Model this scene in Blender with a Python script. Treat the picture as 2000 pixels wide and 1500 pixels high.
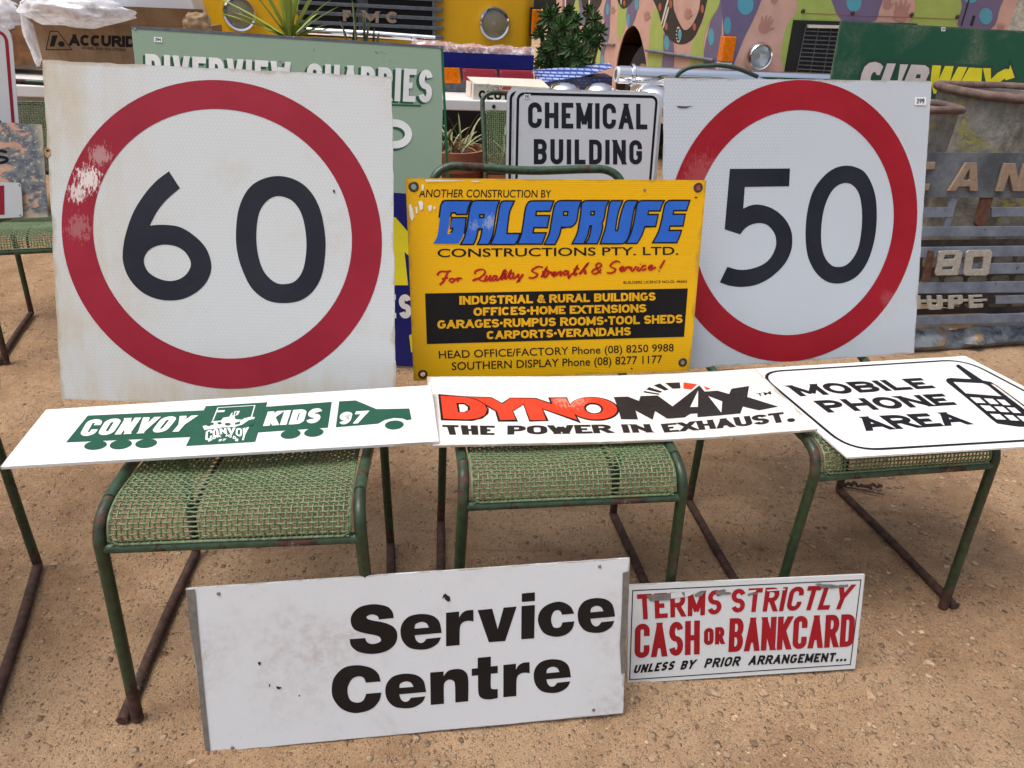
import bpy, bmesh, math, random
import numpy as np
from mathutils import Vector, Matrix, noise
from mathutils.geometry import tessellate_polygon
for o in list(bpy.data.objects): bpy.data.objects.remove(o)
scene = bpy.context.scene
COL = scene.collection
rnd = random.Random(7)
R = math.radians

# ------------------------------------------------------------------ camera
F_PX, PITCH, ROLL, CAM_H = 1400.909, 0.4877876, 0.0512371, 1.3368977
_cp, _sp, _cr, _sr = math.cos(PITCH), math.sin(PITCH), math.cos(ROLL), math.sin(ROLL)
C_F = Vector((0, _cp, -_sp)); _r0 = Vector((1, 0, 0)); _u0 = Vector((0, _sp, _cp))
C_R = _r0 * _cr + _u0 * _sr; C_U = -_r0 * _sr + _u0 * _cr
C_O = Vector((0, 0, CAM_H))
cam = bpy.data.cameras.new('camera'); cam_o = bpy.data.objects.new('camera', cam); COL.objects.link(cam_o)
cam.sensor_width = 36; cam.lens = F_PX / 2000 * 36; cam.clip_end = 2000; cam.clip_start = 0.02
cam_o.matrix_world = Matrix(((C_R.x, C_U.x, -C_F.x, 0), (C_R.y, C_U.y, -C_F.y, 0), (C_R.z, C_U.z, -C_F.z, CAM_H), (0, 0, 0, 1)))
scene.camera = cam_o

# ------------------------------------------------------------------ light
SUN_EL, SUN_AZ = R(70), R(250)      # azimuth: direction the light comes from, clockwise from +y
w = bpy.data.worlds.new('World'); scene.world = w; w.use_nodes = True
wn = w.node_tree; bg = wn.nodes['Background']
sky = wn.nodes.new('ShaderNodeTexSky'); sky.sky_type = 'NISHITA'; sky.sun_disc = False
sky.sun_elevation = SUN_EL; sky.sun_rotation = SUN_AZ; sky.dust_density = 6; sky.air_density = 1.0; sky.ozone_density = 1
hs = wn.nodes.new('ShaderNodeHueSaturation'); hs.inputs['Saturation'].default_value = 0.75; hs.inputs['Value'].default_value = 1.0
wn.links.new(sky.outputs[0], hs.inputs['Color']); wn.links.new(hs.outputs[0], bg.inputs['Color'])
bg.inputs['Strength'].default_value = 0.142
sl = bpy.data.lights.new('sun', 'SUN'); sl.energy = 1.3; sl.angle = R(34); sl.color = (1, 0.99, 0.975)
so = bpy.data.objects.new('sun', sl); COL.objects.link(so)
sd = Vector((math.sin(SUN_AZ) * math.cos(SUN_EL), math.cos(SUN_AZ) * math.cos(SUN_EL), math.sin(SUN_EL)))
so.rotation_euler = sd.to_track_quat('Z', 'Y').to_euler(); so.location = (0, 0, 8)
scene.view_settings.view_transform = 'Standard'; scene.view_settings.look = 'None'
scene.view_settings.exposure = 0.28; scene.view_settings.gamma = 1
scene.cycles.max_bounces = 6; scene.cycles.transparent_max_bounces = 12

# ------------------------------------------------------------------ photo geometry helpers
def ray(u, v):
    return (C_F + C_R * ((u - 1000) / F_PX) + C_U * ((750 - v) / F_PX)).normalized()
def at_z(u, v, z):
    d = ray(u, v); return C_O + d * ((z - CAM_H) / d.z)
def at_y(u, v, y):
    d = ray(u, v); return C_O + d * (y / d.y)
def at_plane(u, v, o, n):
    d = ray(u, v); return C_O + d * ((o - C_O).dot(n) / d.dot(n))
def Z(ox, oy, s):           # a zoomed view of the photo: (x, y) there -> photo pixel
    return lambda x, y: (ox + x * s, oy + y * s)

# ------------------------------------------------------------------ naming
def tag(o, label=None, cat=None, group=None, kind=None):
    if label: o['label'] = label
    if cat: o['category'] = cat
    if group: o['group'] = group
    if kind: o['kind'] = kind
    return o
def thing(name, label, cat, mat=None, group=None):
    o = bpy.data.objects.new(name, None); COL.objects.link(o); o.empty_display_size = .05
    if mat is not None: o.matrix_world = mat
    return tag(o, label, cat, group)
def loc_rz(x, y, z, rz=0): return Matrix.Translation((x, y, z)) @ Matrix.Rotation(rz, 4, 'Z')

class M:
    """collects geometry, then becomes one mesh object"""
    def __init__(s): s.v = []; s.f = []; s.mi = []
    def add(s, vs, fs, mi=0):
        b = len(s.v); s.v += [tuple(p) for p in vs]; s.f += [tuple(i + b for i in f) for f in fs]; s.mi += [mi] * len(fs); return s
    def box(s, x0, x1, y0, y1, z0, z1, mx=None, mi=0):
        vs = [Vector(p) for p in ((x0,y0,z0),(x1,y0,z0),(x1,y1,z0),(x0,y1,z0),(x0,y0,z1),(x1,y0,z1),(x1,y1,z1),(x0,y1,z1))]
        if mx is not None: vs = [mx @ p for p in vs]
        return s.add(vs, [(0,3,2,1),(4,5,6,7),(0,1,5,4),(1,2,6,5),(2,3,7,6),(3,0,4,7)], mi)
    def tube(s, pts, r, n=10, caps=True, closed=False, mi=0):
        pts = [Vector(p) for p in pts]; m = len(pts)
        rr = r if isinstance(r, (list, tuple)) else [r] * m
        def tan(i):
            if closed: return (pts[(i+1) % m] - pts[i-1]).normalized()
            return (pts[min(i+1, m-1)] - pts[max(i-1, 0)]).normalized()
        t0 = tan(0); a = Vector((0,0,1)) if abs(t0.z) < .9 else Vector((1,0,0))
        nrm = t0.cross(a).normalized(); vs = []; fs = []
        pt = t0
        for i in range(m):
            t = tan(i); q = pt.rotation_difference(t); nrm = (q @ nrm).normalized(); nrm = (nrm - t * nrm.dot(t)).normalized(); pt = t
            b = t.cross(nrm)
            for k in range(n):
                an = 2 * math.pi * k / n
                vs.append(pts[i] + (nrm * math.cos(an) + b * math.sin(an)) * rr[i])
        for i in range(m if closed else m - 1):
            j = (i + 1) % m
            for k in range(n):
                fs.append((i*n+k, i*n+(k+1) % n, j*n+(k+1) % n, j*n+k))
        if caps and not closed:
            fs.append(tuple(range(n-1, -1, -1))); fs.append(tuple((m-1)*n+k for k in range(n)))
        return s.add(vs, fs, mi)
    def lathe(s, prof, n=32, mx=None, mi=0, cap=False):
        vs = []; fs = []; m = len(prof)
        for r, z in prof:
            for k in range(n):
                a = 2 * math.pi * k / n; p = Vector((r * math.cos(a), r * math.sin(a), z)); vs.append(mx @ p if mx is not None else p)
        for i in range(m-1):
            for k in range(n): fs.append((i*n+k, i*n+(k+1) % n, (i+1)*n+(k+1) % n, (i+1)*n+k))
        if cap: fs.append(tuple(range(n-1,-1,-1))); fs.append(tuple((m-1)*n+k for k in range(n)))
        return s.add(vs, fs, mi)
    def prism(s, loops, z0, z1, mi=0):
        """flat shape with holes (loops of (x, y)), extruded z0..z1"""
        vl = [[Vector((p[0], p[1], 0)) for p in L] for L in loops]
        tris = tessellate_polygon(vl); flat = [p for L in vl for p in L]; n = len(flat)
        ar = lambda t: (flat[t[1]] - flat[t[0]]).cross(flat[t[2]] - flat[t[0]]).z
        up = [t if ar(t) > 0 else (t[0], t[2], t[1]) for t in tris]
        vs = [(p.x, p.y, z1) for p in flat] + [(p.x, p.y, z0) for p in flat]
        fs = list(up) + [(t[2]+n, t[1]+n, t[0]+n) for t in up]
        b = 0
        for li, L in enumerate(vl):
            k = len(L); sa = sum(L[i].x * L[(i+1) % k].y - L[(i+1) % k].x * L[i].y for i in range(k))
            fw = (sa > 0) == (li == 0)
            for i in range(k):
                a, c = b + i, b + (i+1) % k
                fs.append((a, a+n, c+n, c) if fw else (c, c+n, a+n, a))
            b += k
        return s.add(vs, fs, mi)
    def flat(s, loops, z, mi=0):
        vl = [[Vector((p[0], p[1], 0)) for p in L] for L in loops]
        tris = tessellate_polygon(vl); flat = [p for L in vl for p in L]
        ar = lambda t: (flat[t[1]] - flat[t[0]]).cross(flat[t[2]] - flat[t[0]]).z
        return s.add([(p.x, p.y, z) for p in flat], [t if ar(t) > 0 else (t[0], t[2], t[1]) for t in tris if abs(ar(t)) > 1e-12], mi)
    def build(s, name, mats, parent=None, smooth=False, bevel=0, warp=None, sharp=40):
        me = bpy.data.meshes.new(name)
        vs = s.v if warp is None else [warp(p) for p in s.v]
        me.from_pydata(vs, [], s.f); 
        mats = mats if isinstance(mats, (list, tuple)) else [mats]
        for m in mats: me.materials.append(m)
        if len(mats) > 1: me.polygons.foreach_set('material_index', s.mi)
        me.update()
        o = bpy.data.objects.new(name, me); COL.objects.link(o)
        if parent is not None: o.parent = parent
        if bevel:
            b = o.modifiers.new('bevel', 'BEVEL'); b.width = bevel; b.segments = 2; b.limit_method = 'ANGLE'; b.angle_limit = R(35)
        if smooth:
            me.polygons.foreach_set('use_smooth', [True] * len(me.polygons))
            try: me.set_sharp_from_angle(angle=R(sharp))
            except Exception: pass
        return o

def cr(pts, closed=True, n=6):
    """smooth curve through points; a point with a third item is a sharp corner"""
    P = [Vector((p[0], p[1])) for p in pts]; m = len(P); cn = [len(p) > 2 for p in pts]
    if not closed: cn[0] = cn[-1] = True
    out = []
    for i in range(m if closed else m - 1):
        j = (i + 1) % m
        p1, p2 = P[i], P[j]
        p0 = p1 - (p2 - p1) * .5 if cn[i] else P[i-1]
        p3 = p2 + (p2 - p1) * .5 if cn[j] else P[(j+1) % m]
        if cn[i] and cn[j]: out.append(p1); continue
        for k in range(n):
            t = k / n; t2 = t*t; t3 = t2*t
            out.append(.5 * ((2*p1) + (p2-p0)*t + (2*p0-5*p1+4*p2-p3)*t2 + (3*p1-p0-3*p2+p3)*t3))
    if not closed: out.append(P[-1])
    return [(p.x, p.y) for p in out]
def cr3(pts, n=6):
    P = [Vector(p) for p in pts]; m = len(P); out = []
    for i in range(m-1):
        p1, p2 = P[i], P[i+1]; p0 = P[i-1] if i else p1*2-p2; p3 = P[i+2] if i+2 < m else p2*2-p1
        for k in range(n):
            t = k/n; t2 = t*t; t3 = t2*t
            out.append(.5 * ((2*p1) + (p2-p0)*t + (2*p0-5*p1+4*p2-p3)*t2 + (3*p1-p0-3*p2+p3)*t3))
    out.append(P[-1]); return out
def corners(pts): return [(p[0], p[1], 'c') for p in pts]
def ell(cx, cy, rx, ry, rot=0, n=28):
    c, s = math.cos(rot), math.sin(rot)
    return [(cx + rx*math.cos(a)*c - ry*math.sin(a)*s, cy + rx*math.cos(a)*s + ry*math.sin(a)*c) for a in (2*math.pi*k/n for k in range(n))]
def rrect(x0, y0, x1, y1, r, n=6):
    if r <= 0: return [(x0,y0),(x1,y0),(x1,y1),(x0,y1)]
    out = []
    for cx, cy, a0 in ((x1-r, y0+r, -90), (x1-r, y1-r, 0), (x0+r, y1-r, 90), (x0+r, y0+r, 180)):
        for k in range(n+1):
            a = R(a0 + 90*k/n); out.append((cx + r*math.cos(a), cy + r*math.sin(a)))
    return out
def round_poly(P, r, n=7):
    out = []
    for i in range(len(P)):
        p, a, b = Vector(P[i][:2]), Vector(P[i-1][:2]), Vector(P[(i+1) % len(P)][:2]); s = p + (a-p).normalized()*r; e = p + (b-p).normalized()*r
        out += [tuple(s*(1-t)**2 + p*2*t*(1-t) + e*t*t) for t in (k/n for k in range(n+1))]
    return out
def offs(poly, d):
    """grow (d > 0) or shrink a closed outline"""
    n = len(poly); sa = sum(poly[i][0]*poly[(i+1) % n][1] - poly[(i+1) % n][0]*poly[i][1] for i in range(n)); sg = 1 if sa > 0 else -1
    out = []
    for i in range(n):
        p, a, b = Vector(poly[i]), Vector(poly[i-1]), Vector(poly[(i+1) % n])
        d1, d2 = (p-a), (b-p)
        if d1.length < 1e-9 or d2.length < 1e-9: out.append(tuple(p)); continue
        d1.normalize(); d2.normalize()
        n1 = Vector((d1.y, -d1.x)) * sg; n2 = Vector((d2.y, -d2.x)) * sg; q = n1 + n2
        if q.length < 1e-6: out.append(tuple(p + n1*d)); continue
        q.normalize(); k = d / max(.45, q.dot(n1)); out.append(tuple(p + q*k))
    return out

# ------------------------------------------------------------------ stroke lettering
def arc(cx, cy, rx, ry, a0, a1, n=9):
    return [(cx + rx*math.cos(R(a0+(a1-a0)*k/n)), cy + ry*math.sin(R(a0+(a1-a0)*k/n))) for k in range(n+1)]
def glyph(ch, k):
    """strokes of a capital in a 1 x 1 cell and its width; k = cell width / height"""
    y = min(.5, .62*k); rd = y > .27; a = 36 if rd else 0; ex = [] if rd else [(1, .66)]; ex2 = [] if rd else [(1, .34)]
    top = lambda a0, a1: arc(.5, 1-y, .5, y, a0, a1); bot = lambda a0, a1: arc(.5, y, .5, y, a0, a1)
    bowl = lambda y0, y1, x=.45: [(0, y1), (1-x, y1)] + arc(1-x, (y0+y1)/2, x, (y1-y0)/2, 90, -90, 8)[1:-1] + [(1-x, y0), (0, y0)]
    S = {'A': ([[(0,0),(.5,1),(1,0)], [(.17,.3),(.83,.3)]], 1.1), 'B': ([[(0,0),(0,1)], bowl(.52,1,.4), bowl(0,.52)], 1),
     'C': ([ex + top(a,180) + bot(180,360-a) + ex2], 1), 'D': ([[(0,0),(0,1)], [(0,1),(.45,1)] + arc(.45,1-y,.55,y,90,0,6) + arc(.45,y,.55,y,0,-90,6) + [(0,0)]], 1),
     'E': ([[(0,0),(0,1)], [(0,1),(1,1)], [(0,.5),(.9,.5)], [(0,0),(1,0)]], .8), 'F': ([[(0,0),(0,1)], [(0,1),(1,1)], [(0,.5),(.9,.5)]], .8),
     'G': ([ex + top(a,180) + bot(180,360) + [(1,.45),(.58,.45)]], 1.02), 'H': ([[(0,0),(0,1)], [(1,0),(1,1)], [(0,.5),(1,.5)]], 1),
     'I': ([[(0,0),(0,1)]], 0), 'K': ([[(0,0),(0,1)], [(1,1),(.05,.42)], [(.35,.58),(1,0)]], 1), 'L': ([[(0,0),(0,1)], [(0,0),(1,0)]], .78),
     'M': ([[(0,0),(0,1),(.5,.1),(1,1),(1,0)]], 1.25), 'N': ([[(0,0),(0,1),(1,0),(1,1)]], 1.02),
     'O': ([top(0,180) + bot(180,360) + [(1,1-y)]], 1.05), 'P': ([[(0,0),(0,1)], bowl(.46,1)], .92), 'R': ([[(0,0),(0,1)], bowl(.48,1), [(.5,.48),(1,0)]], 1),
     'S': ([arc(.5,.75,.5,.25,15,180,8) + arc(.5,.75,.5,.25,190,270,4)[:-1] + arc(.5,.25,.5,.25,90,0,5) + arc(.5,.25,.5,.25,-10,-165,8)], .92),
     'T': ([[(.5,0),(.5,1)], [(0,1),(1,1)]], .92), 'U': ([[(0,1),(0,y)] + bot(180,360) + [(1,1)]], 1), 'V': ([[(0,1),(.5,0),(1,1)]], 1.08),
     'W': ([[(0,1),(.27,0),(.5,.9),(.73,0),(1,1)]], 1.5), 'X': ([[(0,0),(1,1)], [(0,1),(1,0)]], 1.05), 'Y': ([[(0,1),(.5,.45),(1,1)], [(.5,.5),(.5,0)]], 1.05),
     'Q': ([top(0,180) + bot(180,360) + [(1,1-y)], [(.6,.28),(1,0)]], 1.05), 'J': ([[(1,1),(1,y)] + bot(0,-180)], .8), 'Z': ([[(0,1),(1,1),(0,0),(1,0)]], .9), '0': ([top(0,180) + bot(180,360) + [(1,1-y)]], .95), '8': ([arc(.5,.75,.45,.25,-90,270,12), arc(.5,.25,.5,.25,90,450,12)], .95), '1': ([[(0,.8),(.6,1),(.6,0)]], .5),
     '&': ([[(1,0),(.3,.7)] + arc(.5,.8,.27,.2,200,-20,7) + [(.3,.5)] + arc(.42,.25,.42,.25,130,320,7) + [(1,.45)]], 1),
     '7': ([[(0,1),(1,1),(.35,0)]], .85), '9': ([arc(.5,.7,.5,.3,0,360,14) + [(1,.55)] + arc(.5,.3,.5,.3,0,-150,8)], .9),
     '3': ([arc(.45,.75,.5,.25,150,-90,9) + arc(.45,.25,.55,.25,90,-150,9)], .9), '4': ([[(.75,0),(.75,1),(0,.3),(1,.3)]], .95), '5': ([[(.9,1),(.15,1),(.1,.55)] + arc(.45,.32,.55,.32,110,-150,9)], .9)}
    return S[ch]
def clipq(q, H):
    for side in (0, 1):
        out = []; f = (lambda p: p[1]) if side == 0 else (lambda p: H - p[1])
        for i in range(len(q)):
            a, b = q[i-1], q[i]; fa, fb = f(a), f(b)
            if fa >= 0: out.append(a)
            if (fa >= 0) != (fb >= 0):
                t = fa/(fa-fb); out.append((a[0]+(b[0]-a[0])*t, a[1]+(b[1]-a[1])*t))
        q = out
        if len(q) < 3: return []
    return q
def strip(pts, t, e0=0, e1=0, lim=.45):
    """outline quads of a thick polyline"""
    P = [Vector(p) for p in pts]; P2 = [P[0]]
    for p in P[1:]:
        if (p-P2[-1]).length > 1e-7: P2.append(p)
    P = P2
    if len(P) < 2: return []
    if e0: P[0] = P[0] + (P[0]-P[1]).normalized()*e0
    if e1: P[-1] = P[-1] + (P[-1]-P[-2]).normalized()*e1
    L, Rr = [], []; tt = t if isinstance(t, (list, tuple)) else [t]*len(P)
    for i, p in enumerate(P):
        d1 = (p-P[i-1]).normalized() if i else (P[1]-p).normalized(); d2 = (P[i+1]-p).normalized() if i+1 < len(P) else d1
        n1 = Vector((-d1.y, d1.x)); n2 = Vector((-d2.y, d2.x)); q = n1+n2
        q = n1 if q.length < 1e-6 else q.normalized(); h = tt[min(i, len(tt)-1)]/2/max(lim, q.dot(n1))
        L.append(p+q*h); Rr.append(p-q*h)
    return [[tuple(Rr[i]), tuple(Rr[i+1]), tuple(L[i+1]), tuple(L[i])] for i in range(len(P)-1)]
def bil(q, s, t):
    return tuple(q[0][i]*(1-s)*(1-t) + q[1][i]*s*(1-t) + q[2][i]*s*t + q[3][i]*(1-s)*t for i in (0, 1))
_tc = {}
def font_mesh(body, off):
    if (body, off) in _tc: return _tc[(body, off)]
    res = []
    for b in (body, 'H'):
        c = bpy.data.curves.new('t', 'FONT'); c.body = b; c.offset = off; c.size = 1; c.fill_mode = 'FRONT'; c.resolution_u = 5
        ob = bpy.data.objects.new('t', c); COL.objects.link(ob)
        me = bpy.data.meshes.new_from_object(ob.evaluated_get(bpy.context.evaluated_depsgraph_get()))
        res.append(([tuple(v.co) for v in me.vertices], [tuple(p.vertices) for p in me.polygons]))
        bpy.data.objects.remove(ob); bpy.data.curves.remove(c); bpy.data.meshes.remove(me)
    (vs, fs), (hv, _) = res
    y0 = min(v[1] for v in hv); y1 = max(v[1] for v in hv); x0 = min(v[0] for v in vs); x1 = max(v[0] for v in vs)
    r = ([((v[0]-x0)/(x1-x0), (v[1]-y0)/(y1-y0)) for v in vs], fs); _tc[(body, off)] = r; return r

class Board:
    """a flat thing: origin at its lower left corner, x along, y up its face, z out of its face"""
    def __init__(s, name, label, cat, o, U, V, w, h, group=None):
        s.U, s.V = Vector(U).normalized(), Vector(V).normalized(); s.N = s.U.cross(s.V); s.o = Vector(o); s.w, s.h = w, h
        s.mx = Matrix(((s.U.x, s.V.x, s.N.x, s.o.x), (s.U.y, s.V.y, s.N.y, s.o.y), (s.U.z, s.V.z, s.N.z, s.o.z), (0,0,0,1)))
        s.root = thing(name, label, cat, s.mx, group) if name else None; s.warp = None
    @classmethod
    def pose(c, name, label, cat, q, group=None):
        x, y, z, yaw, lean, rl, w, h = q
        u = Vector((math.cos(yaw), math.sin(yaw), 0)); n0 = Vector((-math.sin(yaw), math.cos(yaw), 0)); v = Vector((0,0,1))*math.cos(lean) + n0*math.sin(lean)
        return c(name, label, cat, (x, y, z), u*math.cos(rl)+v*math.sin(rl), v*math.cos(rl)-u*math.sin(rl), w, h, group)
    @classmethod
    def seen(c, name, label, cat, tl, tr, y, yaw, lean, h, group=None):
        """upper corners as seen in the photo, the left one at depth y"""
        yaw, lean = R(yaw), R(lean)
        u = Vector((math.cos(yaw), math.sin(yaw), 0)); n0 = Vector((-math.sin(yaw), math.cos(yaw), 0)); v = Vector((0,0,1))*math.cos(lean) + n0*math.sin(lean)
        N = u.cross(v); TL = at_y(*tl, y); TR = at_plane(*tr, TL, N); U = (TR-TL).normalized(); V = N.cross(U)
        return c(name, label, cat, TL - V*h, U, V, (TR-TL).length, h, group)
    def uv(s, pts):
        out = []
        for p in pts:
            q = at_plane(p[0], p[1], s.o, s.N) - s.o; out.append((q.dot(s.U), q.dot(s.V)) + tuple(p[2:]))
        return out
    def panel(s, mat, th=.003, r=0, holes=(), jag=0, name='panel', step=.02, outline=None):
        out = outline or rrect(0, 0, s.w, s.h, r)
        if jag or s.warp:
            fine = []
            for i in range(len(out)):
                a, b = Vector(out[i]), Vector(out[(i+1) % len(out)]); m = max(1, int((b-a).length/step))
                for k in range(m):
                    p = a+(b-a)*(k/m); fine.append((p.x + rnd.uniform(-jag, jag), p.y + rnd.uniform(-jag, jag)))
            out = fine
        m = M()
        if s.warp:
            nu, nv = 40, 8
            for zz in (0, -th):
                m.add([(s.w*i/nu, s.h*j/nv, zz) for j in range(nv+1) for i in range(nu+1)],
                      [((j*(nu+1)+i, j*(nu+1)+i+1, (j+1)*(nu+1)+i+1, (j+1)*(nu+1)+i) if zz == 0 else (j*(nu+1)+i, (j+1)*(nu+1)+i, (j+1)*(nu+1)+i+1, j*(nu+1)+i+1)) for j in range(nv) for i in range(nu)])
            n1 = (nu+1)*(nv+1); ed = [i for i in range(nu)] + [j*(nu+1)+nu for j in range(nv)] + [nv*(nu+1)+i for i in range(nu, 0, -1)] + [j*(nu+1) for j in range(nv, 0, -1)]
            for k in range(len(ed)):
                a, b = ed[k], ed[(k+1) % len(ed)]; m.f.append((a, a+n1, b+n1, b)); m.mi.append(0)
        else: m.prism([out] + list(holes), -th, 0)
        return m.build(name, mat, s.root, warp=s.warp)
    def ink(s, z=.0006): return Ink(s, z)
class Ink:
    def __init__(s, b, z): s.b = b; s.z = z; s.m = M(); s.k = 0
    def nz(s): s.k += 1; return s.z + s.k*1.5e-5
    def loops(s, L): s.m.flat(L, s.nz()); return s
    def px(s, zf, *loops, smooth=False, grow=0):
        L = []
        for lp in loops:
            q = s.b.uv([(*zf(p[0], p[1]), *p[2:]) for p in lp]); L.append(cr(q, True) if smooth else [(p[0], p[1]) for p in q])
        if grow: L = [offs(L[0], grow)] + [offs(h, -grow) for h in L[1:]]
        return s.loops(L)
    def font(s, body, zf, q, off=0.0):
        q = s.b.uv([zf(*p) for p in q]); vs, fs = font_mesh(body, off); z = s.nz()
        s.m.add([(*bil(q, *v), z) for v in vs], fs); return s
    def block(s, body, zf, q, t, gap=.16, space=.55, wx=1.):
        """stroke capitals of thickness t (metres) filling the quad q (BL BR TR TL)"""
        q = s.b.uv([zf(*p) for p in q]); V = [Vector(p) for p in q]
        W = ((V[1]-V[0]).length + (V[2]-V[3]).length)/2/wx; H = abs((V[3]-V[0]).cross((V[1]-V[0]).normalized()) + (V[2]-V[1]).cross((V[1]-V[0]).normalized()))/2
        g = gap*H; fixed = 0; wsum = 0
        for i, ch in enumerate(body):
            if ch == ' ': fixed += space*H - g
            elif ch in '.•': fixed += t*1.25 + g
            else: fixed += t + g; wsum += glyph(ch, .8)[1]
        u = max(.02*H, (W - fixed + g)/max(wsum, 1e-6)); x = 0
        for ch in body:
            if ch == ' ': x += space*H - g; continue
            if ch in '.•':
                yy = t*.62 if ch == '.' else H*.5; s.loops([[bil(q, p[0]/W, p[1]/H) for p in ell(x+t*.62, yy, t*.66, t*.66*wx**.5, 0, 14)]]); x += t*1.25 + g; continue
            gw = glyph(ch, .8)[1]*u; st, _ = glyph(ch, gw/H)
            for sk0 in st:
                parts = [[sk0[0]]]
                for n_ in range(1, len(sk0)):       # break at sharp turns so that diagonals keep their weight
                    parts[-1].append(sk0[n_])
                    if n_+1 < len(sk0):
                        d1 = Vector(((sk0[n_][0]-sk0[n_-1][0])*gw, (sk0[n_][1]-sk0[n_-1][1])*H)); d2 = Vector(((sk0[n_+1][0]-sk0[n_][0])*gw, (sk0[n_+1][1]-sk0[n_][1])*H))
                        if d1.length > .25*H and d2.length > .25*H and d1.normalized().dot(d2.normalized()) < .25: parts.append([sk0[n_]])
                for sk in parts:
                    P = [(x + t/2 + p[0]*gw, t/2 + p[1]*(H-t)) for p in sk]
                    def ext(p, n):
                        dx, dy = abs(n[0]-p[0])*gw, abs(n[1]-p[1])*H
                        if p[1] in (0, 1) and dy > dx*.45: return t*1.2
                        return t*.5 if p[0] in (0, 1) and dx > dy*2 else 0
                    z = s.nz()
                    for qd in strip(P, t, ext(sk[0], sk[1]), ext(sk[-1], sk[-2])):
                        qd = clipq(qd, H)
                        if qd: s.m.add([(*bil(q, p[0]/W, p[1]/H), z) for p in qd], [tuple(range(len(qd)))])
            x += gw + t + g
        return s
    def brush(s, zf, strokes, t, thin=.45, ang=-35):
        """hand lettering: width changes with direction like a flat brush"""
        for st in strokes:
            P = cr(s.b.uv([zf(*p) for p in st]), False, 5); tt = []
            for i in range(len(P)):
                a, b = Vector(P[max(i-1, 0)]), Vector(P[min(i+1, len(P)-1)]); d = (b-a).normalized() if (b-a).length > 1e-9 else Vector((1, 0))
                k = abs(d.cross(Vector((math.cos(R(ang)), math.sin(R(ang)))))); tt.append(t*(thin + (1-thin)*k))
            z = s.nz()
            for qd in strip(P, tt): s.m.add([(*p, z) for p in qd], [(0, 1, 2, 3)])
        return s
    def line(s, P, t, closed=False):
        P = list(P); P = P + [P[0], P[1]] if closed else P; z = s.nz()
        qs = strip(P, t); qs = qs[:-1] if closed else qs
        if closed and len(qs) > 1:      # close the seam
            q = strip([P[-3], P[-2], P[-1]] , t); qs[0][0], qs[0][3] = q[0][1], q[0][2]
        for qd in qs: s.m.add([(*p, z) for p in qd], [(0, 1, 2, 3)])
        return s
    def build(s, name, mat): return s.m.build(name, mat, s.b.root, warp=s.b.warp)
    def cut(s, name, mat): o = s.build(name, mat); s.m = M(); s.k = 0; return o

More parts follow.
